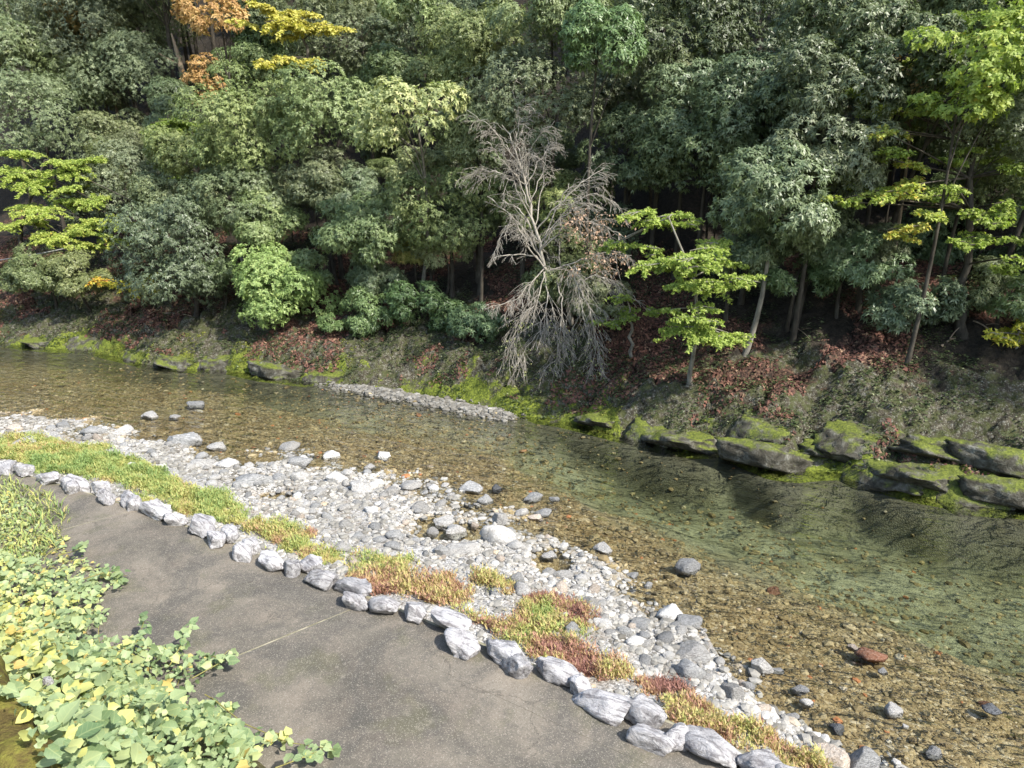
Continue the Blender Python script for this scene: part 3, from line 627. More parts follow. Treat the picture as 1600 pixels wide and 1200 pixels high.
# ------------------------------------------------------------------ far bank: litter, plants, moss
def ground_normal(X, Y, e=.06):
    dx = (terrain(X+e, Y)-terrain(X-e, Y))/(2*e); dy = (terrain(X, Y+e)-terrain(X, Y-e))/(2*e)
    return nrm(np.stack([-dx, -dy, np.ones_like(dx)], -1))
def bank_pts(n, bmin, bmax, seed, x0=-20, x1=12):
    r = np.random.default_rng(seed); X = r.uniform(x0, x1, n); bb = r.uniform(bmin, bmax, n); Y = Ff(X)+bb/.86
    Z = terrain(X, Y); px, py, zc = project(np.stack([X, Y, Z], -1)); keep = (px > -150) & (px < 1750); return X[keep], Y[keep], Z[keep], bb[keep], r
def lying_leaves(X, Y, Z, L, wr, r, tilt=.35, lift=.015):
    n = len(X); N = nrm(ground_normal(X, Y)+r.normal(size=(n, 3))*tilt); a = nrm(np.cross(N, r.normal(size=(n, 3)))); b = np.cross(N, a)
    c = np.stack([X, Y, Z], -1)+N*lift; L = np.broadcast_to(L, (n,))[:, None]; w = L*wr
    return np.stack([c-a*L*.3+b*w*.5, c-a*L*.3-b*w*.5+N*L*.08, c+a*L*.6], 1)
X, Y, Z, bb, r = bank_pts(150000, .45, 6.5, 101)
f = fbm(X*.8, Y*.8, 41)+.25*fbm(X*2.5, Y*2.5, 4); keep = (f > .09-.08*sstep(3, 6, bb)) ; X, Y, Z = X[keep], Y[keep], Z[keep]
Q = lying_leaves(X, Y, Z, r.uniform(.05, .10, len(X)), .7, r)
tag(link('leaf_litter', quads_mesh('leaf_litter', Q, np.clip(.5+.27*r.normal(size=len(X)), 0, 1)), MAT['litter']), 'reddish brown fallen leaves strewn over the far bank', 'leaf litter', None, 'stuff')
X, Y, Z, bb, r = bank_pts(170000, .10, 6.5, 102)
f = fbm(X*1.3, Y*1.3, 61)+.3*noise(X*4, Y*4, 3); keep = f > -.02; X, Y, Z = X[keep], Y[keep], Z[keep]; n = len(X)
c = np.stack([X, Y, Z+r.uniform(.005, .11, n)], -1); az = r.uniform(0, 6.28, n); d = nrm(np.stack([np.cos(az), np.sin(az), r.uniform(-.2, .6, n)], -1)); s = nrm(np.cross(d, np.array([0, 0, 1.])+r.normal(size=(n, 3))*.3))
L = r.uniform(.03, .085, n)[:, None]; Q = np.stack([c+s*L*.28, c-s*L*.28, c+d*L-[0, 0, .01]], 1)
tag(link('bank_plants', quads_mesh('bank_plants', Q, np.clip(.45+.25*r.normal(size=n), 0, 1)), MAT['cover']), 'low ferns and small leafy plants covering the far bank', 'undergrowth', None, 'stuff')
X, Y, Z, bb, r = bank_pts(90000, .02, 1.5, 103)
f = fbm(X*1.1, Y*1.1, 21)+.35*noise(X*5, Y*5, 2)-.30*bb; f = f+.5*fbm(X*.5, Y*.5, 91); keep = f > .20; X, Y, Z = X[keep], Y[keep], Z[keep]; n = len(X)
Q = lying_leaves(X, Y, Z, r.uniform(.03, .065, n), .5, r, .45, .008)
tag(link('moss', quads_mesh('moss', Q, np.clip(.5+.25*r.normal(size=n), 0, 1)), MAT['mosstuft']), 'lime green moss cushions along the far waterline', 'moss', None, 'stuff')

# ------------------------------------------------------------------ trees
def solve_Y(px, py, H):
    Ys = np.arange(9.0, 70.0, .1); d = ray(px, py); P = CAM[None]+d[None]*(Ys/d[1])[:, None]
    over = P[:, 2]-terrain(P[:, 0], P[:, 1]); far = P[:, 1] > Ff(P[:, 0])
    hit = np.where(over <= 0)[0]; end = hit[0] if len(hit) else len(Ys)
    ok = np.where((over[:end] >= H))[0]
    return float(Ys[ok[-1]]) if len(ok) else float(Ys[max(end-8, 0)])
def tufts(P, A, k, L, wr, r, droop=.35, smin=50, smax=105):
    n = len(P); A = nrm(A); e1 = nrm(np.cross(A, np.array([.3, .2, 1.])+r.normal(size=(n, 3))*.2)); e2 = np.cross(A, e1)
    ph = (np.arange(k)[None]*2*math.pi/k+r.uniform(0, 6.28, (n, 1))+r.normal(0, .3, (n, k)))[..., None]
    s = np.radians(r.uniform(smin, smax, (n, k)))[..., None]
    d = (np.cos(ph)*e1[:, None]+np.sin(ph)*e2[:, None])*np.sin(s)+A[:, None]*np.cos(s)
    d[..., 2] -= droop; d = nrm(d)
    side = nrm(np.cross(d, A[:, None]+r.normal(size=(n, k, 3))*.25)); up = np.cross(side, d)
    Ls = (L*r.uniform(.7, 1.2, (n, k)))[..., None]; w = Ls*wr*.5
    b0 = P[:, None]+r.normal(size=(n, k, 3))*L*.12
    q = np.stack([b0+d*Ls*.18+side*w-up*w*.3, b0+d*Ls*.18-side*w, b0+d*Ls-np.array([0, 0, 1.])*Ls*.12], 2)
    return q.reshape(-1, 3, 3)
def dome_crown(c, rx, ry, rz, nleaf, L, wr, r, droop=.35, k=8, lobes=None, flat=.8, cone=0.0):
    nl = lobes or int(np.clip(14+rx*rz*4.0, 14, 44))
    D = nrm(r.normal(size=(nl*3, 3))); D = D[(D[:, 2] > -.75)][:nl]; D[:, 1] = np.where(r.random(len(D)) < .45, -np.abs(D[:, 1]), D[:, 1])
    rad = r.uniform(.45, .86, (len(D), 1)); C = D*rad
    if cone: C[:, :2] *= (1-cone*np.clip(C[:, 2:3], -1, 1))*.9
    C = c+C*np.array([rx, ry, rz]); lr = r.uniform(.30, .48, len(D))*(rx*rz)**.5
    nt = max(20, nleaf//k); w = lr**2; pick = r.choice(len(D), nt, p=w/w.sum())
    N = nrm(r.normal(size=(nt, 3))+np.array([0, -.12, .35])); out = nrm(C[pick]-c); N = nrm(N+.45*out); bk = (N[:, 1] > .15) & (r.random(nt) < .6); N[bk, 1] *= -1
    fr = r.uniform(.55, 1.08, nt)**.6
    P = C[pick]+N*(lr[pick]*fr)[:, None]*np.array([1.12, 1.12, flat])
    P = P+.16*lr[pick][:, None]*np.stack([noise(P[:, 0]*3, P[:, 1]*3, P[:, 2]*3+i*9) for i in range(3)], -1)
    A = nrm(N+np.array([0, 0, .35]))
    Q = tufts(P, A, k, L, wr, r, droop)
    cl = r.uniform(-.15, .15, len(D))[pick]
    tint = np.repeat(cl+.42+.12*r.normal(size=nt), k)+.10*r.normal(size=nt*k)
    return Q, np.clip(tint, 0, 1), C, lr
def tier_leaves(c, rx, ry, n, L, wr, r, dome=.25, tiltv=.52):
    nr = int(np.clip(n/70, 7, 16)); a = np.arange(nr)*6.283/nr+r.normal(0, .25, nr); ln = r.uniform(.45, 1.2, nr); dzr = r.normal(0, .05, nr)
    tlt = r.normal(0, .16, 2)+np.array([0, .12]); i = r.integers(0, nr, n); u = r.uniform(.08, 1, n)**.7; lat = r.normal(0, .10, n)*(1.2-u)
    x = np.cos(a[i])*u*ln[i]-np.sin(a[i])*lat; y = np.sin(a[i])*u*ln[i]+np.cos(a[i])*lat
    rr = np.hypot(x, y)
    P = c+np.stack([x*rx, y*ry, -dome*min(rx, ry)*rr**2+(rx*dzr[i]+tlt@np.stack([np.cos(a[i])*rx, np.sin(a[i])*ry]))*u*ln[i]+.05*rx*noise(x*4, y*4, c[0])+r.normal(0, .02, n)], -1)
    az = r.uniform(0, 6.28, n); d = nrm(np.stack([np.cos(az), np.sin(az), r.normal(-.25, tiltv, n)], -1)); N = nrm(np.array([.1, -.35, 1.])+r.normal(size=(n, 3))*tiltv)
    s = nrm(np.cross(d, N)); Ls = (L*r.uniform(.65, 1.2, n))[:, None]; w = Ls*wr*.5
    Q = np.stack([P+d*Ls*.15+s*w, P+d*Ls*.15-s*w, P+d*Ls-[0, 0, .15*L]], 1)
    ends = c+np.stack([np.cos(a)*ln*.85*rx, np.sin(a)*ln*.85*ry, -dome*min(rx, ry)*(ln*.85)**2], -1)
    return Q, rr, ends
def trunk_mesh(base, top, r0, limbs, rr, r, bend=.25, pts=None):
    T = Tubes(); base = np.asarray(base); top = np.asarray(top)
    if pts is None:
        mid = (base+top)/2+np.array([r.normal()*bend, r.normal()*bend, 0]); path_ = bez(base-[0, 0, .25], mid, top, 9)
    else: path_ = np.asarray(pts)
    m = len(path_); R = r0*(1-.7*np.linspace(0, 1, m)); R[0] *= 1.5; T.add(path_, R, 8)
    for i, e in enumerate(limbs):
        t = r.uniform(.62, 1.0); a = path_[int(t*(m-1))]; e = np.asarray(e); md = (a+e)/2+np.array([0, 0, .12*np.linalg.norm(e-a)])
        T.add(bez(a, md, e, 6), np.linspace(rr, rr*.25, 6), 5)
    return T
def finish_tree(name, lab, cat, base, T, Q, tint, key, barkk, group=None, extra=None):
    root = tag(empty(name, base), lab, cat, group)
    tm = T.mesh('trunk', base); link('trunk', tm, MAT[barkk], root)
    link('crown', quads_mesh('crown', Q, tint, base), MAT[key], root)
    return root
def ev_tree(px, py, rxp, ryp, H, key, lab, L=.088, wr=.42, dens=1.5, droop=.35, barkk='bark', cone=0, group=None, Y=None, dx=0, dyb=0, name='evergreen_tree', k=8, r0=None, flat=.8):
    r = np.random.default_rng(int(px*7+py*13)); Y = Y or solve_Y(px, py, H); c = at_Y(px, py, Y); zc = project(c)[2][0]
    rx, rz = rxp*zc/FPX, ryp*zc/FPX; ry = min(rx, rz*1.3)*.85
    lp = L*FPX/zc; n = int(np.clip(dens*math.pi*rxp*ryp*6.0/(lp*lp*wr*.55), 1200, 22300))
    Q, t, C, lr = dome_crown(c, rx, ry, rz, n, L, wr, r, droop, k, None, flat, cone)
    bx, by = c[0]+dx, c[1]+.35*ry+.25+dyb; bz = float(terrain(bx, by)); base = (bx, by, bz)
    T = trunk_mesh(base, c+[0, .2*ry, rz*.35], r0 or (.03+.015*(rx+rz)), C[:7], .018, r)
    return finish_tree(name, lab, 'tree' if 'shrub' not in name else 'shrub', base, T, Q, t, key, barkk, group)
EVG = 'evergreen trees packed on the hillside'
G1 = 'dense dark green evergreen crown packed among others on the hillside'
trees = [
 # px, py, rx, ry, H, key, label, kwargs
 (50, 190, 75, 75, 5, 'E', 'pale blue green evergreen at the left edge above the layered maple', {}),
 (120, 130, 60, 45, 5, 'E', G1, {}), (205, 120, 70, 50, 5, 'E', 'rounded evergreen beside the dead snag', {}),
 (40, 70, 70, 60, 6, 'P', 'olive tinged leafy tree on the upper slope by the brown thin tree', {}), (110, 60, 50, 60, 6, 'E', G1, {}), (220, 35, 70, 45, 6, 'E', G1, {}),
 (180, 215, 50, 40, 3.4, 'E', G1, {}), (200, 285, 65, 50, 2.8, 'E', 'dark evergreen behind the layered lime maple', {}),
 (275, 395, 70, 85, 2.2, 'T', 'grey green drooping tree whose leaves hang to the rocky bank', {'droop': .7}),
 (275, 315, 58, 44, 3, 'E', G1, {}), (300, 240, 60, 40, 4, 'P', 'yellowish olive evergreen below the small fir', {}),
 (392, 205, 78, 72, 5, 'P', 'rounded olive green tree crown above the bright green shrub', {}), (380, 310, 80, 50, 3.2, 'E', 'broad evergreen with pale thin trunks under its crown', {'barkk': 'bark_pale'}),
 (410, 345, 55, 40, 2.6, 'E', G1, {}), (510, 190, 80, 70, 5, 'E', 'greyish evergreen crown left of the pale yellow deciduous tree', {}), (510, 285, 50, 44, 3.4, 'E', G1, {}),
 (560, 300, 45, 45, 3.2, 'T', 'blue green evergreen standing under the pale yellow deciduous tree', {}), (570, 360, 62, 48, 2.6, 'T', 'low blue green crown over the dark hollow', {}),
 (700, 325, 78, 72, 2.8, 'P', 'rounded olive crown between the yellow tree and the bare tree', {}), (660, 275, 45, 40, 3.4, 'E', G1, {}), (745, 320, 40, 50, 2.6, 'E', G1, {}),
 (820, 165, 95, 100, 5, 'E', 'tall cone shaped evergreen behind the bare tree', {'cone': .55}), (745, 190, 50, 60, 5, 'E', G1, {}),
 (560, 70, 90, 60, 6, 'E', G1, {}), (660, 65, 80, 55, 6, 'E', G1, {}), (740, 75, 80, 55, 6.5, 'P', 'bright olive crown high on the slope above the cone shaped tree', {}), (540, 130, 50, 36, 4.8, 'E', G1, {}),
 (640, 120, 70, 40, 5.5, 'E', G1, {}), (390, 105, 40, 32, 4.8, 'P', 'olive crown between the orange and the yellow tree', {}), (400, 25, 45, 40, 6.5, 'E', G1, {}), (860, 25, 90, 45, 7, 'E', G1, {}), (940, 60, 60, 50, 6.5, 'T', 'dark blue green crown high in the shaded gap', {}),
 (1040, 70, 100, 75, 5.5, 'B', 'broad leaved evergreen with hanging tufts right of the shaded gap', {}), (960, 150, 60, 60, 4.2, 'B', G1, {}), (990, 240, 60, 62, 3.2, 'B', 'hanging evergreen crown right above the lime maple', {}),
 (1080, 180, 80, 70, 4, 'B', G1, {}), (1110, 255, 90, 70, 3.2, 'B', 'big evergreen crown of drooping tufts over the lime maple', {}), (1190, 60, 100, 70, 5.5, 'B', G1, {}), (1200, 170, 90, 70, 4.5, 'B', G1, {}),
 (1320, 50, 110, 60, 5.5, 'B', 'sunlit pale evergreen crown at the top beside the big maple', {}), (1300, 140, 90, 60, 4.8, 'B', G1, {}), (1420, 90, 80, 55, 5.2, 'B', G1, {}), (1290, 240, 85, 60, 4, 'B', G1, {}), (1200, 300, 90, 70, 3.4, 'B', 'wide evergreen crown over a mottled straight trunk', {'barkk': 'bark_pale'}),
 (1155, 390, 55, 42, 2.0, 'B', 'low hanging evergreen spray right of the lime maple', {}), (1265, 365, 75, 45, 2.1, 'B', 'low evergreen crown hanging over the dark slope', {}), (1440, 475, 75, 32, .8, 'T', 'dark low evergreen shrub beside the mottled maple trunk', {'name': 'evergreen_shrub'}),
 (1340, 405, 60, 40, 1.5, 'T', 'shaded low evergreen crown between the wide evergreen and the maple', {}), (1450, 380, 70, 60, 3.0, 'T', G1, {'Y': 17.5}), (1440, 200, 70, 50, 5, 'T', G1, {'Y': 18}), (1560, 300, 80, 60, 4, 'T', G1, {'Y': 17}), (1520, 170, 70, 50, 5, 'T', G1, {'Y': 18}), (1600, 420, 60, 60, 3, 'T', G1, {'Y': 15.5}), (1490, 20, 70, 50, 4.5, 'E', G1, {}), (1580, 20, 60, 50, 4.5, 'E', G1, {}),
 (435, 445, 76, 52, 1.1, 'S', 'bright green rounded shrub on the bank under the evergreens', {'name': 'leafy_shrub', 'wr': .5, 'droop': .1, 'dens': 1.6}), (478, 425, 34, 32, 1.2, 'S', 'small bright green shrub touching the big bright shrub', {'name': 'leafy_shrub', 'wr': .5, 'droop': .1}),
 (585, 430, 32, 42, 1.2, 'T', 'dark blue green shrub beside the reddish leaf hollow', {'name': 'leafy_shrub'}), (578, 485, 30, 35, .7, 'T', 'low dark shrub hanging on the bank below another dark shrub', {'name': 'leafy_shrub'}), (690, 395, 40, 22, 1.4, 'P', 'small yellowish shrub under the rounded olive crown', {'name': 'leafy_shrub'}), (640, 395, 34, 24, 1.6, 'L', 'yellow flecked shrub at the foot of the pale yellow tree', {'name': 'leafy_shrub'}),
 (330, 430, 40, 30, 1.3, 'T', 'shaded shrub left of the bright green shrub', {'name': 'leafy_shrub'}), (60, 420, 40, 35, 1.6, 'E', 'dark shrub between the trunks at the left edge', {'name': 'leafy_shrub'}), (120, 430, 40, 30, 1.4, 'E', 'dark shrub left of the orange tipped branch tree', {'name': 'leafy_shrub'}), (745, 505, 40, 26, .5, 'T', 'small green fern like shrub on the bank left of the bare tree', {'name': 'leafy_shrub'}),
 (1250, 432, 60, 26, 1.2, 'T', 'dark shrub in the shade beside the straight trunk', {'name': 'leafy_shrub'}), (935, 465, 48, 30, .9, 'E', 'shaded shrub between the bare tree and the lime maple sapling', {'name': 'leafy_shrub'}), (1595, 465, 45, 32, .9, 'T', 'dark shrub beyond the mottled maple trunk', {'name': 'leafy_shrub'}),
 (660, 480, 50, 40, .6, 'T', 'shaded bushy shrub on the bank left of the bare tree foot', {'name': 'leafy_shrub', 'dens': .9}), (880, 420, 60, 50, 1.3, 'E', 'green bush growing behind the bare tree', {}), (860, 320, 65, 50, 2.4, 'P', 'soft green crown showing through the bare tree twigs', {}), (520, 505, 22, 12, .3, 'S', 'tiny bright green plant on the bank below the leaf hollow', {'name': 'leafy_shrub'}),
 (1545, 85, 105, 72, 5.6, 'M', 'bright lime leafy crown above the evergreens at the right edge', {'L': .085, 'wr': .7, 'droop': .05, 'dens': 1.0, 'flat': .4, 'dyb': 2.2}), (1500, 165, 70, 30, 4.8, 'M', 'small lime crown tucked under the bright lime crown', {'L': .085, 'wr': .7, 'droop': .05, 'dens': 1.0, 'flat': .4}),
 (270, 175, 40, 45, 4.6, 'T', 'small dark fir below the dead snag', {'cone': .6, 'L': .09, 'wr': .3}), (150, 45, 50, 42, 6.5, 'W', 'thin brownish tree with sparse leaves on the upper slope', {'dens': .5, 'barkk': 'bark_snag'}),
 (340, 28, 48, 32, 7.5, 'O', 'orange autumn tree high on the slope', {'dens': .9, 'L': .11, 'wr': .6, 'droop': .05}), (325, 125, 26, 36, 5.2, 'O', 'small orange brown tree below the orange autumn tree', {'dens': .7, 'L': .1, 'wr': .6}),
 (640, 175, 80, 52, 5.7, 'L', 'pale yellow green deciduous tree with visible leaning trunk', {'dens': .75, 'barkk': 'bark_pale', 'L': .10, 'wr': .55, 'dx': -.3, 'dyb': 1.8}), (660, 18, 60, 30, 7.2, 'P', 'olive yellow crown at the top of the slope', {}),
]
for px, py, rx, ry, H, key, lab, kw in trees:
    kw = dict(kw)
    if key == 'B': kw.setdefault('L', .095); kw.setdefault('wr', .40); kw.setdefault('droop', .55); kw.setdefault('k', 9)
    if key == 'T': kw.setdefault('L', .095); kw.setdefault('wr', .38)
    o = ev_tree(px, py, rx*1.2, ry*1.2, H, key, lab, **kw)
LM = [(340, 28, 'the orange autumn tree'), (465, 35, 'the yellow layered tree'), (640, 175, 'the pale yellow deciduous tree'), (820, 165, 'the cone shaped evergreen'), (285, 95, 'the dead snag'), (70, 300, 'the layered lime maple of the left bank'), (392, 205, 'the rounded olive tree'), (435, 445, 'the bright green shrub'), (850, 380, 'the bare tree'), (1080, 430, 'the lime maple sapling'), (1510, 330, 'the large mottled maple'), (1555, 75, 'the bright lime crown'), (1320, 50, 'the sunlit pale evergreen'), (150, 45, 'the thin brownish tree'), (700, 325, 'the round olive crown by the bare tree'), (1110, 255, 'the drooping tuft evergreen'), (275, 395, 'the grey green drooping tree'), (940, 60, 'the dark blue green crown in the gap'), (1200, 300, 'the wide evergreen over the straight trunk')]
seen = {}
for o in [o for o in COL.objects if o.get('label') == G1]:
    cw = [c for c in o.children if c.name.startswith('crown')][0]; P_ = np.array([v.co[:] for v in list(cw.data.vertices)[::200]]).mean(0)+np.array(o.location); px, py, _z = project(P_)
    nr_ = sorted(LM, key=lambda q: (q[0]-px[0])**2+(q[1]-py[0])**2)[:3]
    lab = 'evergreen crown between %s and %s' % (nr_[0][2], nr_[1][2])
    if lab in seen: lab = 'evergreen crown near %s, closer to %s' % (nr_[0][2], nr_[2][2])
    if lab in seen: lab = 'smaller evergreen crown near %s and %s' % (nr_[1][2], nr_[2][2])
    seen[lab] = 1; o['label'] = ' '.join(lab.split()[:16]); o['group'] = EVG
# fillers beyond the frame, above and between: copies of a few of those trees
protos = [o for o in COL.objects if o.name.startswith('evergreen_tree')][:40]
def copy_tree(src, loc, rz, sc):
    c = src.copy(); COL.objects.link(c); c.location = loc; c.rotation_euler = (0, 0, rz); c.scale = (sc, sc, sc)
    for ch in src.children:
        d = ch.copy(); COL.objects.link(d); d.parent = c
    return c
r = np.random.default_rng(77); k = 0
GF = 'evergreen tree standing deep in the wood on the upper hillside'
for tries in range(1500):
    if k >= 120: break
    X = r.uniform(-40, 30); b = 9.5+26*r.random()**1.4; Y = float(Ff(X))+b
    px, py, zc = project(np.array([X, Y, float(terrain(X, Y))+4]))
    vis = -150 < px[0] < 1750 and py[0] > -200
    if not vis and r.random() < .55: continue
    o = copy_tree(protos[int(r.integers(len(protos)))], (X, Y, float(terrain(X, Y))-.1), r.uniform(-.9, .9), r.uniform(1.2, 1.8))
    o['label'] = GF; o['group'] = 'evergreens deep in the wood'; k += 1
shr = [o for o in COL.objects if o.name.startswith('evergreen_tree')][:60]
k = 0
for tries in range(400):
    if k >= 55: break
    X = r.uniform(-19, 12); b = r.uniform(4.6, 10.5); Y = float(Ff(X))+b; zt = float(terrain(X, Y)); px, py, zc = project(np.array([X, Y, zt+1.3]))
    if not (-60 < px[0] < 1660): continue
    o = copy_tree(shr[int(r.integers(len(shr)))], (X, Y, zt-.05), r.uniform(-.9, .9), r.uniform(.45, .75)); k += 1
    o['label'] = 'young evergreen filling the gap beneath the taller crowns'; o['group'] = 'young evergreens beneath the taller crowns'
for X, b, s in [(-22, 4, 1.2), (-25, 6, 1.3), (-19.5, 7, 1.3), (13.5, 3.2, 1.2), (12, 5, 1.3), (15.5, 4.5, 1.3), (17, 2.5, 1.2), (10.5, 6.5, 1.3), (11, 8.5, 1.5), (13, 7.5, 1.4), (15, 8, 1.5), (18, 6, 1.4), (9.5, 9.5, 1.4), (20, 4, 1.3), (22, 7, 1.4), (-28, 3.5, 1.2)]:
    Y = float(Ff(X))+b; o = copy_tree(protos[int(r.integers(len(protos)))], (X, Y, float(terrain(X, Y))-.1), r.uniform(-.9, .9), s)
    o['label'] = 'evergreen tree on the lower slope further along the stream'; o['group'] = 'evergreens further along the stream'

# layered trees: explicit tiers (px, py, rx, ry px) at a depth, with trunk pixels
def tier_tree(name, lab, key, Y, tiers, trunk_px, barkk='bark', L=.085, wr=.8, dens=1.0, r0=.07, tintmu=.45, grad=.15, dome=.3, cat='tree'):
    r = np.random.default_rng(int(tiers[0][0]*3+tiers[0][1])); Qs, ts, T = [], [], Tubes()
    pts = [at_Y(px, py, Y+dy) for px, py, dy in trunk_px]; b = pts[0]; bz = float(terrain(b[0], b[1])); 
    base = np.array([b[0], b[1], min(bz, b[2])]); pts[0] = base-[0, 0, .15]
    P = np.array(pts); t = np.linspace(0, len(P)-1, 12); P = np.stack([np.interp(t, np.arange(len(P)), P[:, i]) for i in range(3)], -1)
    P[1:-1] += r.normal(size=(10, 3))*[.03, .03, 0]; R = r0*(1-.72*np.linspace(0, 1, 12)); R[0] *= 1.4; T.add(P, R, 8)
    tt = []
    for (px, py, rxp, ryp, *o) in tiers:
        o = list(o) if o else [0]
        for q in range(4 if rxp > 30 else 2): tt.append((px+r.normal()*rxp*.5, py+r.normal()*ryp*.55, rxp*r.uniform(.4, .75), ryp*r.uniform(.3, .55), o[0]+r.normal()*.25, *(o[1:])))
    for (px, py, rxp, ryp, *o) in tt:
        dy = o[0] if o else 0; c = at_Y(px, py, Y+dy); zc = project(c)[2][0]; rx = rxp*zc/FPX
        el = max(.18, (CAM[2]-c[2])/c[1]+.22); ry = rx*.7
        lp = L*FPX/zc; n = int(np.clip(dens*math.pi*rxp*rxp*.30*4.2/(lp*lp*wr*.5), 160, 3000))
        tm = o[1] if len(o) > 1 else tintmu
        Q, rr, ends = tier_leaves(c, rx, ry, n, L, wr, r, dome)
        Qs.append(Q); ts.append(np.clip(tm+grad*(rr-.5)+.14*r.normal(size=n), 0, 1))
        a = P[np.argmin(np.linalg.norm(P-(c-[0, 0, rx*.3]), axis=1))]
        if r.random() < .4: T.add(bez(a, (a+c)/2+[0, 0, .15*rx], c, 6), np.linspace(min(r0*.3, .022), .01, 6), 5)
        for e in ends[:7]: T.add(bez(c, (c+e)/2+[0, 0, .05*rx], e, 5), np.linspace(.014, .005, 5), 4)
    return finish_tree(name, lab, cat, tuple(base), T, np.concatenate(Qs), np.concatenate(ts), key, barkk)
def YY(px, py, dy=0): return float(at_ground(px, py)[1])+dy
def at_ground(px, py):
    d = ray(px, py); s = np.arange(8, 60, .05); P = CAM[None]+d[None]*s[:, None]; h = np.where((P[:, 2] < terrain(P[:, 0], P[:, 1])) & (P[:, 1] > Ff(P[:, 0])-.1))[0]
    return P[h[0]] if len(h) else P[-1]
y0 = YY(1078, 598)
tier_tree('maple_tree', 'slender lime green maple sapling with layered leaves and pale trunk on the bank', 'M', y0-.7, [(1040, 335, 52, 22, .3), (1085, 350, 30, 16, .5), (1010, 385, 40, 20, .4), (1075, 385, 60, 22, 0), (1035, 415, 55, 22, .2), (1105, 410, 50, 22, -.2), (1100, 445, 75, 20, -.3), (1150, 440, 45, 14, -.1), (1095, 490, 40, 16, -.3), (1105, 525, 70, 18, -.3), (1140, 525, 40, 12, -.2)], [(1078, 598, .7), (1083, 540, .4), (1090, 470, 0), (1070, 400, .1), (1045, 340, .25)], 'bark_pale', .068, .8, 1.6, .05, .42, .15, .2)
y1 = YY(985, 545)
tier_tree('maple_tree', 'small olive green maple with short pale trunk right of the bare tree', 'M', y1-.4, [(965, 470, 30, 12), (985, 490, 32, 14), (955, 505, 25, 10), (1000, 480, 26, 10)], [(985, 545, 0), (986, 510, 0), (980, 470, 0)], 'bark_pale', .085, .7, .9, .05, .2)
y2 = YY(1508, 520)
tier_tree('maple_tree', 'large maple with mottled trunk and many yellow green layers at the right edge', 'M', y2, [
 (1560, 40, 70, 30, 1.2), (1520, 75, 60, 26, 1), (1590, 90, 60, 30, .9), (1470, 85, 45, 18, .9), (1545, 115, 55, 22, .7), (1500, 130, 60, 20, .6), (1440, 95, 40, 14, .8), (1480, 150, 40, 12, .5), (1370, 150, 38, 12, .2, .5), (1400, 175, 50, 12, 0, .55), (1440, 170, 40, 10, .2, .55), (1380, 205, 45, 9, -.2, .75), (1350, 145, 30, 10, 0),
 (1370, 240, 45, 9, -.3), (1420, 262, 34, 10, -.3, .78), (1560, 190, 60, 16, .2), (1590, 150, 50, 20, .4), (1530, 240, 50, 12, -.2), (1585, 265, 45, 16, -.3), (1480, 300, 40, 10, -.4), (1350, 305, 45, 12, -.7, .6), (1400, 295, 40, 9, -.7, .75), (1330, 325, 30, 8, -.8), (1420, 355, 45, 11, -.8, .85), (1460, 335, 35, 9, -.7, .7), (1540, 330, 45, 14, -.6), (1590, 320, 40, 20, -.6), (1530, 370, 40, 12, -.8), (1575, 385, 40, 16, -.8), (1570, 415, 32, 12, -1.0)],
 [(1506, 520, 0), (1508, 470, 0), (1512, 400, 0), (1515, 300, .1), (1530, 180, .4), (1545, 60, .9)], 'bark', .068, .8, 1.6, .10, .42, .15, .2)
y3 = YY(1592, 545)
tier_tree('maple_tree', 'small maple bush with orange tips low at the right edge', 'Mo', y3, [(1585, 510, 34, 12), (1600, 525, 34, 12), (1620, 500, 30, 12), (1565, 518, 20, 8)], [(1590, 550, 0), (1592, 525, 0), (1600, 500, 0)], 'bark_pale', .085, .7, 1, .03, .4)
yL = YY(60, 455)
tier_tree('maple_tree', 'layered lime maple spreading over the left bank', 'M', yL-1.6, [(80, 245, 60, 20, 1.2), (50, 270, 60, 18, 1), (110, 270, 55, 16, 1), (70, 295, 50, 14, .8), (60, 332, 62, 16, .3, .6), (30, 350, 45, 12, .2, .6), (110, 350, 45, 12, .2, .6), (75, 370, 50, 10, 0, .65), (180, 345, 50, 15, .2, .6), (205, 355, 45, 12, .2, .6), (165, 370, 45, 12, 0, .6), (130, 385, 32, 9, -.1, .62), (120, 315, 45, 12, .5)], [(40, 455, 1.6), (28, 400, 1.1), (40, 330, .9), (70, 250, 1)], 'bark', .075, .7, 1.6, .09, .5, .15, .2)
tier_tree('maple_tree', 'low maple branch with orange tips over the left bank', 'Mo', YY(215, 470)-1.0, [(180, 440, 52, 12), (210, 448, 40, 10), (150, 436, 28, 8, 0, .8)], [(228, 468, .1), (215, 455, 0), (190, 442, 0)], 'bark', .085, .7, 1.1, .03, .5)
tier_tree('yellow_tree', 'yellow autumn tree with flat layers high on the slope', 'Y', solve_Y(465, 70, 6.4)-1.6, [(465, 25, 62, 16, .2), (440, 38, 50, 12, .2), (490, 42, 50, 12, .2), (465, 34, 60, 14, 0), (440, 95, 46, 12, -.4), (480, 100, 34, 10, -.3), (420, 100, 22, 7, -.5)], [(500, 190, .6), (492, 130, .4), (475, 70, .3), (465, 30, .4)], 'bark', .11, .75, 1.7, .08, .5)
tier_tree('layered_tree', 'dark lime layered tree beside the fir on the left slope', 'M', solve_Y(265, 205, 4.2)-1.0, [(255, 185, 45, 14), (275, 215, 50, 14), (240, 210, 36, 10), (285, 195, 40, 10), (275, 270, 40, 9), (300, 285, 34, 9)], [(265, 330, .6), (266, 260, .3), (262, 180, .2)], 'bark', .10, .7, 1.0, .06, .12)

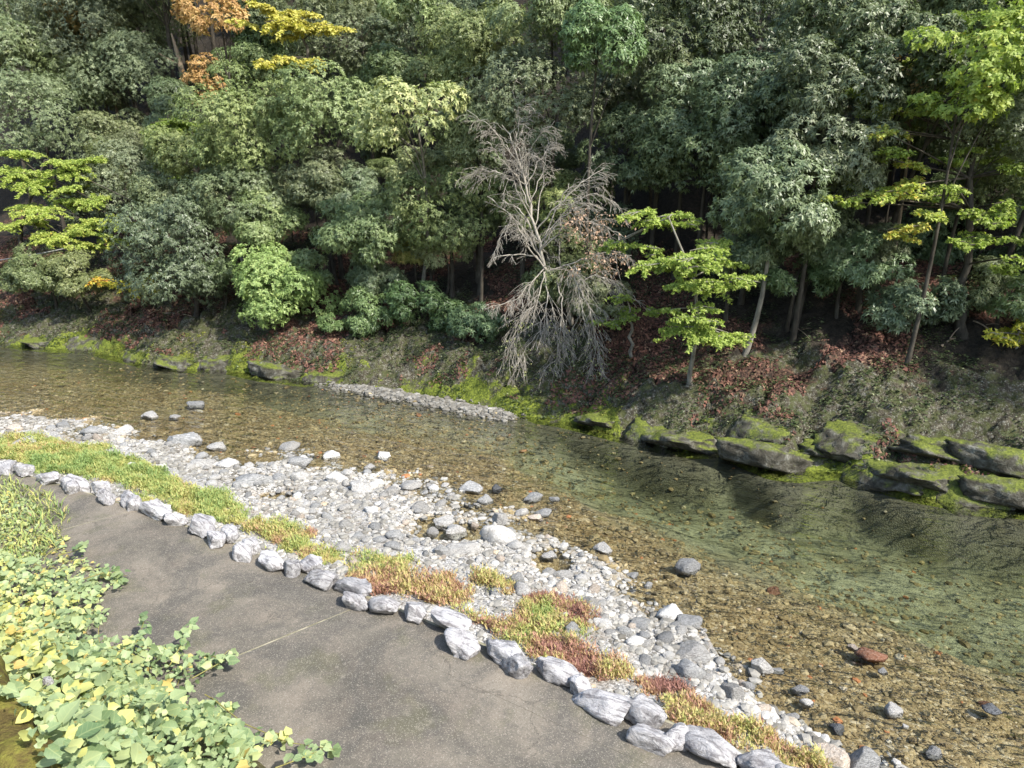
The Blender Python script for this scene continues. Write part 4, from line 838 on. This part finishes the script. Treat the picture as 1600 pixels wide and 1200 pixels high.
# ------------------------------------------------------------------ rock shelves sunk into the far bank
m = NT('mossy shelf rock'); g = m.geo(); up_ = m.sep(m.n('ShaderNodeNewGeometry').outputs['Normal'])[2]
n1 = m.noise(g, 5, 7, .72, .5); n2 = m.noise(g, 24, 5, .7)
c = m.ramp(n1, [(.3, (.02, .018, .012)), (.48, (.06, .055, .04)), (.6, (.13, .125, .10)), (.74, (.34, .34, .30))])
mk = m.ramp(m.math('ADD', m.math('MULTIPLY', up_, .3), m.noise(g, 2.2, 5, .65)), [(.66, 0), (.80, .95)])
MAT['shelf'] = m.pbr(m.mix(mk, c, m.ramp(n2, [(.3, (.04, .055, .012)), (.5, (.11, .135, .02)), (.7, (.22, .25, .035))])), .85, m.bump(m.math('ADD', n1, m.math('MULTIPLY', n2, .3)), 1.0, .06), .3)
SHELF = [mesh_np('shelf_mesh', stone_verts(4, 700+q, 1.0, .22, .14), ICO[4][1]) for q in range(6)]
r = np.random.default_rng(66)
for q, (px, py, w) in enumerate([(1010, 672, 80), (1065, 686, 100), (1120, 668, 70), (1190, 712, 110), (1245, 722, 100), (1300, 705, 90), (1375, 738, 120), (1440, 742, 110), (1510, 765, 130), (1570, 770, 110), (1350, 690, 100), (1480, 705, 120), (1180, 670, 90), (940, 655, 70), (880, 640, 70), (1560, 720, 110), (330, 566, 60), (280, 570, 70), (205, 556, 50), (60, 535, 60), (120, 538, 60), (430, 582, 70), (500, 590, 60)]):
    p = at_ground(px, py); zc = project(p)[2][0]; wm = w*zc/FPX
    o = place_stone('rock_shelf', SHELF[q % 6], 'shelf', (p[0], p[1]+.12, p[2]-.10), (wm*1.45, wm*1.0, min(.62, wm*.55)), -.35+r.uniform(-.25, .25)+(math.pi if q % 2 else 0), None, (.42, -.12))
    low = float(p[1]-Ff(p[0])) < .6
    tag(o, 'mossy rock shelf sunk into the far bank at the waterline' if low else 'mossy rock shelf sunk into the far bank above the waterline', 'rock', 'rock shelves at the far waterline' if low else 'rock shelves higher on the far bank')

# ------------------------------------------------------------------ bare tree
def bare_tree():
    r = np.random.default_rng(2024); T = Tubes(); tips = []
    g0 = at_ground(868, 500); Y0 = g0[1]-1.1
    def W(px, py, dy=0): return at_Y(px, py, Y0+dy)
    def grow(pts, r0, r1, lvl, ntw):
        P = np.array(pts); t = np.linspace(0, len(P)-1, max(8, len(P)*4)); 
        Pi = np.stack([np.interp(t, np.arange(len(P)), P[:, i]) for i in range(3)], -1)
        # smooth + wiggle
        for _ in range(2): Pi[1:-1] = (Pi[:-2]+2*Pi[1:-1]+Pi[2:])/4
        Pi[1:] += r.normal(size=(len(Pi)-1, 3))*(.02 if lvl < 2 else .006)
        if lvl > 1: Pi = Pi[::2] if lvl == 2 else Pi[::3]
        T.add(Pi, np.linspace(r0, r1, len(Pi)), 6 if lvl == 0 else (5 if lvl == 1 else 3))
        if lvl >= 4: tips.append(Pi[-1]); return
        L = np.linalg.norm(Pi[-1]-Pi[0]); tang = nrm(Pi[-1]-Pi[0])
        for q in range(ntw):
            u = r.uniform(.18, 1.0); i = int(u*(len(Pi)-1)); a = Pi[i]; tg = nrm(Pi[min(i+1, len(Pi)-1)]-Pi[max(i-1, 0)])
            dirn = nrm(tg*1.0+r.normal(size=3)*[.62, .5, .38]+np.array([0, -.1, -.30 if lvl > 0 else -.05])); ln = (L*r.uniform(.22, .5) if lvl < 2 else L*r.uniform(.35, .65))*(1.15-.5*u)
            ln = max(ln, .16); m1 = a+dirn*ln*.5+r.normal(size=3)*ln*.05; e = a+dirn*ln+np.array([0, -.03, -.20*ln])
            rr = max(.0042, (r0+(r1-r0)*u)*.5)
            grow([a, m1, e], rr, max(.003, rr*.5), lvl+1, {1: 7, 2: 4, 3: 2}.get(lvl+1, 0) if ln > .2 else 0)
    base = W(893, 505, 1.0); base[2] = float(terrain(base[0], base[1]))-.1
    grow([base, W(882, 450, .5), W(850, 420, 0), W(838, 360, 0), W(822, 290, .1), W(805, 230, .2), W(785, 195, .25)], .06, .010, 0, 30)
    grow([W(850, 420), W(830, 445, -.3), W(800, 470, -.6), W(770, 480, -.8)], 0.018, .005, 1, 22)
    grow([W(850, 425), W(840, 470, -.4), W(815, 500, -.7), W(790, 560, -.9)], 0.018, .005, 1, 23)
    grow([W(852, 425), W(856, 480, -.4), W(840, 520, -.7), W(800, 575, -.9)], 0.018, .005, 1, 19)
    grow([W(870, 440), W(880, 480, -.4), W(875, 520, -.6), W(870, 560, -.8), W(845, 585, -.9)], 0.018, .005, 1, 20)
    grow([W(855, 425), W(890, 410, -.2), W(905, 450, -.5), W(915, 510, -.8), W(935, 560, -.9)], 0.018, .005, 1, 23)
    grow([W(905, 450, -.5), W(925, 490, -.8), W(930, 540, -.9), W(925, 600, -1)], 0.018, .005, 1, 21)
    grow([W(848, 410), W(815, 350, -.3), W(790, 350, -.5), W(770, 400, -.6)], 0.018, .005, 1, 20)
    grow([W(838, 360), W(800, 280, -.2), W(765, 265, -.3), W(735, 268, -.3)], 0.018, .005, 1, 20)
    grow([W(838, 360), W(880, 310, -.2), W(915, 280, -.2), W(945, 260, -.1)], 0.018, .005, 1, 21)
    grow([W(845, 390), W(890, 350, -.3), W(930, 345, -.4), W(975, 370, -.5)], 0.018, .005, 1, 20)
    grow([W(900, 440, -.4), W(935, 430, -.5), W(965, 445, -.6), W(995, 480, -.7)], 0.016, .005, 1, 14)
    grow([W(845, 380), W(890, 320, -.2), W(930, 300, -.3), W(965, 320, -.4)], 0.016, .005, 1, 14)
    grow([W(822, 290), W(850, 240, 0), W(870, 215, 0)], 0.018, .005, 1, 16)
    grow([W(880, 415), W(930, 400, -.3), W(960, 390, -.4), W(985, 400, -.5)], 0.018, .005, 1, 18)
    root = tag(empty('bare_tree', tuple(base)), 'leafless pale tree with drooping tangled twigs leaning over the far bank', 'tree')
    link('trunk', T.mesh('trunk', base), MAT['bark_bare'], root)
    tips = np.array(tips); tp, tq, _ = project(tips); Qs = []
    def leaves(sel, per, L, key, nm):
        P = np.repeat(tips[sel], per, 0); n = len(P)
        if n == 0: return
        P = P+r.normal(size=(n, 3))*.06; d = nrm(r.normal(size=(n, 3))+[0, 0, -.9]); s = nrm(np.cross(d, r.normal(size=(n, 3))))
        Ls = (L*r.uniform(.6, 1.2, n))[:, None]; Q = np.stack([P, P+d*Ls*.5+s*Ls*.26, P+d*Ls, P+d*Ls*.5-s*Ls*.26], 1)
        link(nm, quads_mesh(nm, Q, np.clip(.5+.25*r.normal(size=n), 0, 1), base), MAT[key], root)
    dry = (tp > 880) & (tp < 1000) & (tq > 330) & (tq < 430); leaves(dry, 3, .075, 'D', 'dry_leaves')
    grn = ((tp > 770) & (tp < 960) & (tq > 500)); leaves(grn & (r.random(len(tips)) < .45), 2, .055, 'L', 'sparse_leaves')
    return len(tips)
bare_tree()

# ------------------------------------------------------------------ snag, cable, fallen branches
r = np.random.default_rng(4); Ys = solve_Y(285, 130, 4.0)-.6; T = Tubes()
p0 = at_Y(291, 145, Ys); pb = p0.copy(); pb[2] = float(terrain(pb[0], pb[1]+.4)); pb[1] += .4
T.add(np.array([pb-[0, 0, .2], p0, at_Y(284, 110, Ys), at_Y(276, 80, Ys), at_Y(268, 52, Ys)]), [.16, .13, .11, .08, .03], 8)
T.add(bez(at_Y(283, 102, Ys), at_Y(262, 92, Ys-.2), at_Y(246, 82, Ys-.3), 6), np.linspace(.03, .01, 6), 5); T.add(bez(at_Y(286, 128, Ys), at_Y(262, 126, Ys-.3), at_Y(232, 126, Ys-.5), 6), np.linspace(.03, .008, 6), 5)
sn = tag(empty('dead_snag', tuple(pb)), 'broken pale brown dead trunk with two stub branches above the fir', 'dead tree'); link('trunk', T.mesh('trunk', pb), MAT['bark_snag'], sn)
m = NT('pale cable'); MAT['cable'] = m.pbr((.42, .41, .38), .6)
T = Tubes(); Yc = yL-1.0; a = at_Y(-120, 422, Yc); bpt = at_Y(118, 384, Yc+.5); cm = at_Y(50, 402, Yc+.3); T.add(bez(a, cm, bpt, 24), .016, 6)
tag(link('cable', T.mesh('cable'), MAT['cable']), 'thin pale cable strung between trees over the left bank', 'cable')
FB = [((230, 497), (248, 488), .02, 'short pale fallen stick on the left bank'), ((258, 492), (300, 497), .022, 'pale forked fallen branch beside the short stick'), ((0, 455), (45, 430), .03, 'dark leaning pole like branch at the left edge'), ((1470, 545), (1492, 533), .03, 'pale fallen branch at the foot of the mottled maple trunk'), ((1520, 505), (1555, 530), .02, 'thin grey branch sliding down right of the mottled maple'), ((1240, 515), (1265, 535), .012, 'thin twig lying on the shaded slope')]
for (a, b_, rad, lab) in FB:
    A, B = at_ground(*a), at_ground(*b_); A = A+[0, 0, .05]; B = B+[0, 0, .06]; T = Tubes(); md = (A+B)/2+[0, -.03, .08]; T.add(bez(A, md, B, 8), np.linspace(rad, rad*.4, 8), 6)
    T.add(bez(md, md+(B-A)*.2+[0, 0, .1], md+(B-A)*.45+[0, -.05, .16], 5), np.linspace(rad*.5, rad*.2, 5), 5)
    o = tag(link('fallen_branch', T.mesh('fallen_branch', A), MAT['bark' if 'dark' in lab else 'bark_snag']), lab, 'branch'); o.location = A

# ------------------------------------------------------------------ foreground vines
m = NT('vine leaf'); t = m.attr('tint'); oi = m.n('ShaderNodeObjectInfo')
uvw = m.attr('luv', 'Vector'); sx = m.sep(uvw)
c = m.ramp(t, [(0, (.12, .19, .085)), (.3, (.21, .29, .14)), (.55, (.33, .40, .20)), (.72, (.46, .49, .20)), (.88, (.54, .53, .15)), (1, (.50, .36, .12))])
vx = m.math('ABSOLUTE', sx[0]); mid = m.ramp(vx, [(0, 1), (.05, 0)])
vv = m.math('ABSOLUTE', m.math('SUBTRACT', m.math('FRACT', m.math('SUBTRACT', m.math('MULTIPLY', sx[1], 5.0), m.math('MULTIPLY', vx, 3.0))), .5)); vein = m.ramp(vv, [(0, 1), (.07, 0)])
c = m.mix(m.math('MULTIPLY', m.math('MAXIMUM', mid, m.math('MULTIPLY', vein, .7)), .35), c, (.50, .55, .25))
nz = m.noise(m.geo(), 25, 3); c = m.mix(m.ramp(nz, [(.6, 0), (.75, .5)]), c, (.40, .36, .10))
m.pbr(c, .5, m.bump(m.math('ADD', vein, mid), -.3, .004), .4)
trn = m.n('ShaderNodeBsdfTranslucent'); m.set(trn.inputs[0], m.mix(1.0, c, (1.0, 1.1, .5), 'MULTIPLY')); mx = m.n('ShaderNodeMixShader'); mx.inputs[0].default_value = .3
m.t.links.new(m.b.outputs[0], mx.inputs[1]); m.t.links.new(trn.outputs[0], mx.inputs[2]); m.t.links.new(mx.outputs[0], m.out.inputs[0]); MAT['vine'] = m.m
# one leaf outline: heart / ovate blade, folded on its midrib: rows along the leaf
yr = np.array([0, .14, .5, .8, 1.0]); wr_ = np.array([.10, .38, .43, .22, .0])
LV, LF, LU = [], [], []
for i, (yy, ww) in enumerate(zip(yr, wr_)):
    dz = -.22*yy**2+.03*math.sin(yy*6)
    for sgn in (-1, 0, 1):
        LV.append((sgn*ww, yy-(.10 if i == 0 and sgn else 0), dz+(.14*ww if sgn else -.0)+(.10*ww*ww*4 if sgn else 0))); LU.append((sgn*ww, yy, 0))
for i in range(4):
    for s in (0, 1): a = i*3+s; LF.append((a, a+1, a+4, a+3))
LV, LF, LU = np.array(LV), np.array(LF), np.array(LU)
VP = [(-60, 752), (30, 765), (70, 800), (95, 850), (125, 868), (185, 900), (185, 912), (150, 925), (158, 965), (125, 990), (165, 1003), (240, 995), (300, 1015), (345, 1030), (325, 1060), (310, 1085), (330, 1105), (365, 1120), (395, 1160), (400, 1230), (-60, 1230)]
r = np.random.default_rng(31)
n = 64000; X = r.uniform(-13, 1.0, n); dd = r.uniform(-4.3, -.5, n); Y = Kf(X)+dd/.86; Z = np.maximum(terrain(X, Y), ZP)
bulge = .10+.42*np.clip(.55+fbm(X*1.6, Y*1.6, 7), 0, 1)
edge = np.clip((-1.55-dd)/.5, 0, 1); up = bulge*(.25+.75*edge)*r.uniform(.25, 1, n)**.6
P = np.stack([X, Y, Z+up], -1); px, py, zc = project(P)
inside = inpoly(px+14*noise(X*5, Y*5, 2), py+14*noise(X*5, Y*5, 6), VP)
outf = (px < -20) & (dd < -1.7+.5*noise(X, Y))
dens_keep = np.where(zc > 8, .45, np.where(zc > 6, .7, 1.0)); close = zc < 1.9
logm = inpoly(px, py, [(-80, 1070), (0, 1085), (85, 1215), (-80, 1240)])
keep = (inside | outf) & (~close) & (~logm) & (r.random(n) < dens_keep)
P, px, py, zc, Xk, Yk = P[keep], px[keep], py[keep], zc[keep], X[keep], Y[keep]; n = len(P)
yel = np.clip(sstep(150, 20, px)*sstep(900, 960, py)*sstep(1150, 1080, py)+.0, 0, 1)
tint = .40+.15*r.normal(size=n)+.22*fbm(Xk*1.5, Yk*1.5, 77)+.28*yel*r.uniform(.3, 1.1, n)+.22*sstep(6, 9, zc)
rare = r.random(n); tint = np.where(rare > .96, .98, np.where(rare > .90, .80, tint)); tint = np.clip(tint, 0, 1)
N = nrm(np.array([.12, -.30, .95])+r.normal(size=(n, 3))*.48); az = r.uniform(0, 6.28, n); a_ = nrm(np.cross(N, np.stack([np.cos(az), np.sin(az), 0*az], -1))); bdir = np.cross(N, a_)
size = np.clip(r.lognormal(math.log(.046), .40, n), .018, .11)*np.where(zc > 8, .8, 1.0)
def leaf_world(i): return P[i][None]+size[i]*(LV[:, 0:1]*a_[i]+LV[:, 1:2]*bdir[i]+LV[:, 2:3]*N[i])
ordr = np.argsort(-size/zc*((px > -10) & (px < 700) & (py < 1210) & (py > 0)))
base0 = np.array([-2.9, 3.9, 1.4])
vine = tag(empty('leafy_vine', tuple(base0)), 'sprawling vine with broad green and yellow leaves overgrowing the path edge', 'vine')
top300 = ordr[:290]; rest = ordr[290:]
for i in top300:
    me = mesh_np('leaf', leaf_world(i)-P[i], LF, {'tint': ('FACE', np.full(len(LF), tint[i])), 'luv': ('POINT', LU)})
    o = link('leaf', me, MAT['vine'], vine); o.location = P[i]-base0
SEL = [3, 4, 5, 6, 7, 8, 12, 13, 14]; LVd, LFd, LUd = LV, LF, LU
LV = LV[SEL].copy(); LV[:3, 1] -= .12; LU = LU[SEL]; LF = np.array([(0, 1, 4, 3), (1, 2, 5, 4), (3, 4, 7, 6), (4, 5, 8, 7)])
AV = (P[rest][:, None]+size[rest][:, None, None]*(LV[None, :, 0:1]*a_[rest][:, None]+LV[None, :, 1:2]*bdir[rest][:, None]+LV[None, :, 2:3]*N[rest][:, None]))
nv = len(LV); Fx = (LF[None]+(np.arange(len(rest))*nv)[:, None, None]).reshape(-1, 4)
o = link('leaf_mass', mesh_np('leaf_mass', AV.reshape(-1, 3)-base0, Fx, {'tint': ('FACE', np.repeat(tint[rest], len(LF))), 'luv': ('POINT', np.tile(LU, (len(rest), 1)))}), MAT['vine'], vine); o['kind'] = 'stuff'
T = Tubes()
for i in r.choice(n, 420, replace=False):
    q = P[i]; g = np.array([q[0]+r.normal()*.12, q[1]+r.normal()*.12, 0]); g[2] = max(float(terrain(g[0], g[1])), ZP)-.02
    T.add(bez(g, (g+q)/2+[r.normal()*.04, r.normal()*.04, .1], q, 5), .004, 4)
# trailing runners over the concrete, with their own leaves
runs = [[(330, 1090), (380, 1130), (450, 1160), (530, 1172)], [(380, 1190), (410, 1165), (430, 1145), (452, 1150)], [(185, 1040), (215, 1000), (228, 962)], [(265, 1040), (285, 1005), (298, 975)], [(300, 1060), (345, 1035), (365, 1022)], [(130, 905), (170, 892), (198, 900)], [(90, 868), (120, 860), (135, 848)], [(320, 1085), (345, 1100), (362, 1108)], [(430, 1200), (470, 1185), (505, 1170)]]
RV, RT = [], []
for q, pts in enumerate(runs):
    hz = np.linspace(.20, .30 if q in (2, 3) else .12, len(pts)); W = np.array([on_z(x, y, ZP+h) for (x, y), h in zip(pts, hz)])
    t = np.linspace(0, len(W)-1, 10); W = np.stack([np.interp(t, np.arange(len(W)), W[:, k]) for k in range(3)], -1); T.add(W, np.linspace(.006, .003, 10), 4)
    for w in np.concatenate([W[3:], W[6:], W[4:]]):
        nn = nrm(np.array([.1, -.3, .9])+r.normal(size=3)*.35); az = r.uniform(0, 6.28); aa = nrm(np.cross(nn, [math.cos(az), math.sin(az), 0])); bb = np.cross(nn, aa); s = r.uniform(.045, .095)
        c0 = w+r.normal(size=3)*.025; RV.append(c0+s*(LV[:, 0:1]*aa+LV[:, 1:2]*bb+LV[:, 2:3]*nn)); RT.append(np.clip(.35+.2*r.normal()+(.3 if q == 1 else 0), 0, 1))
k = len(RV); link('runner_leaves', mesh_np('runner_leaves', np.concatenate(RV)-base0, (LF[None]+(np.arange(k)*nv)[:, None, None]).reshape(-1, 4), {'tint': ('FACE', np.repeat(RT, len(LF))), 'luv': ('POINT', np.tile(LU, (k, 1)))}), MAT['vine'], vine)['kind'] = 'stuff'
link('stem', T.mesh('stem', base0), MAT['stem'], vine)['kind'] = 'stuff'
# fine grass at the far end of the path edge
n = 16000; X = r.uniform(-14, -3.6, n); Y = Kf(X)+r.uniform(-2.6, -.2, n)/.86; px, py, zc = project(np.stack([X, Y, 0*X+ZP], -1))
keep = (inpoly(px+10*noise(X*4, Y*4), py, [(-200, 735), (20, 752), (70, 770), (100, 800), (105, 850), (60, 880), (-200, 900)])); X, Y = X[keep], Y[keep]; n = len(X); Z = np.maximum(terrain(X, Y), ZP)
az = r.uniform(0, 6.28, n); d = nrm(np.stack([np.cos(az)*.5, np.sin(az)*.5, np.full(n, 1.)], -1)); s = np.stack([-np.sin(az), np.cos(az), 0*az], -1); L = r.uniform(.06, .2, n)[:, None]; c = np.stack([X, Y, Z], -1)
Q = np.stack([c-s*.004, c+d*L*.6+s*.008, c+d*L+np.stack([np.cos(az), np.sin(az), 0*az-.5], -1)*L*.3, c+d*L*.6-s*.008], 1)
tag(link('verge_grass', quads_mesh('verge_grass', Q, np.clip(.8+.2*r.normal(size=n), 0, 1)), MAT['grass']), 'fresh green grass spilling over the far end of the path', 'grass', None, 'stuff')
# mossy trunk in the corner and a pale stone in the leaves
m = NT('mossy bark'); g = m.geo(); nz = m.noise(g, 7, 6, .7); n3 = m.noise(g, 40, 4, .7)
c = m.ramp(nz, [(.3, (.05, .035, .018)), (.46, (.11, .085, .03)), (.58, (.17, .16, .035)), (.75, (.28, .28, .09))]); MAT['mossy'] = m.pbr(c, .95, m.bump(m.math('ADD', nz, m.math('MULTIPLY', n3, .5)), 1.0, .03), .1)
d1, d2 = ray(-48, 1082), ray(45, 1245); A, B = CAM+d1*3.25, CAM+d2*2.75; T = Tubes(); tt = np.linspace(-1.2, 1.5, 40)[:, None]; Pm = A*(1-tt)+B*tt; T.add(Pm, .15+.01*np.sin(np.arange(40)*.9), 28)
me = T.mesh('mossy_trunk', A); o = tag(link('mossy_trunk', me, MAT['mossy']), 'slanting trunk thick with yellow moss beside the vine leaves', 'trunk'); o.location = A
co = np.empty(len(me.vertices)*3, np.float32); me.vertices.foreach_get('co', co); co = co.reshape(-1, 3); co *= 1; nn = fbm(co[:, 0]*9, co[:, 1]*9, co[:, 2]*9); ax = nrm(B-A); rad = co-(co@ax)[:, None]*ax; co = co+rad*(.22*nn)[:, None]; me.vertices.foreach_set('co', co.ravel()); me.update()
p = CAM+ray(76, 1064)*4.0; tag(place_stone('stone_lump', STONE4[3], 'kerb', p, (.06, .05, .06), .3), 'small pale stone showing among the vine leaves', 'stone')
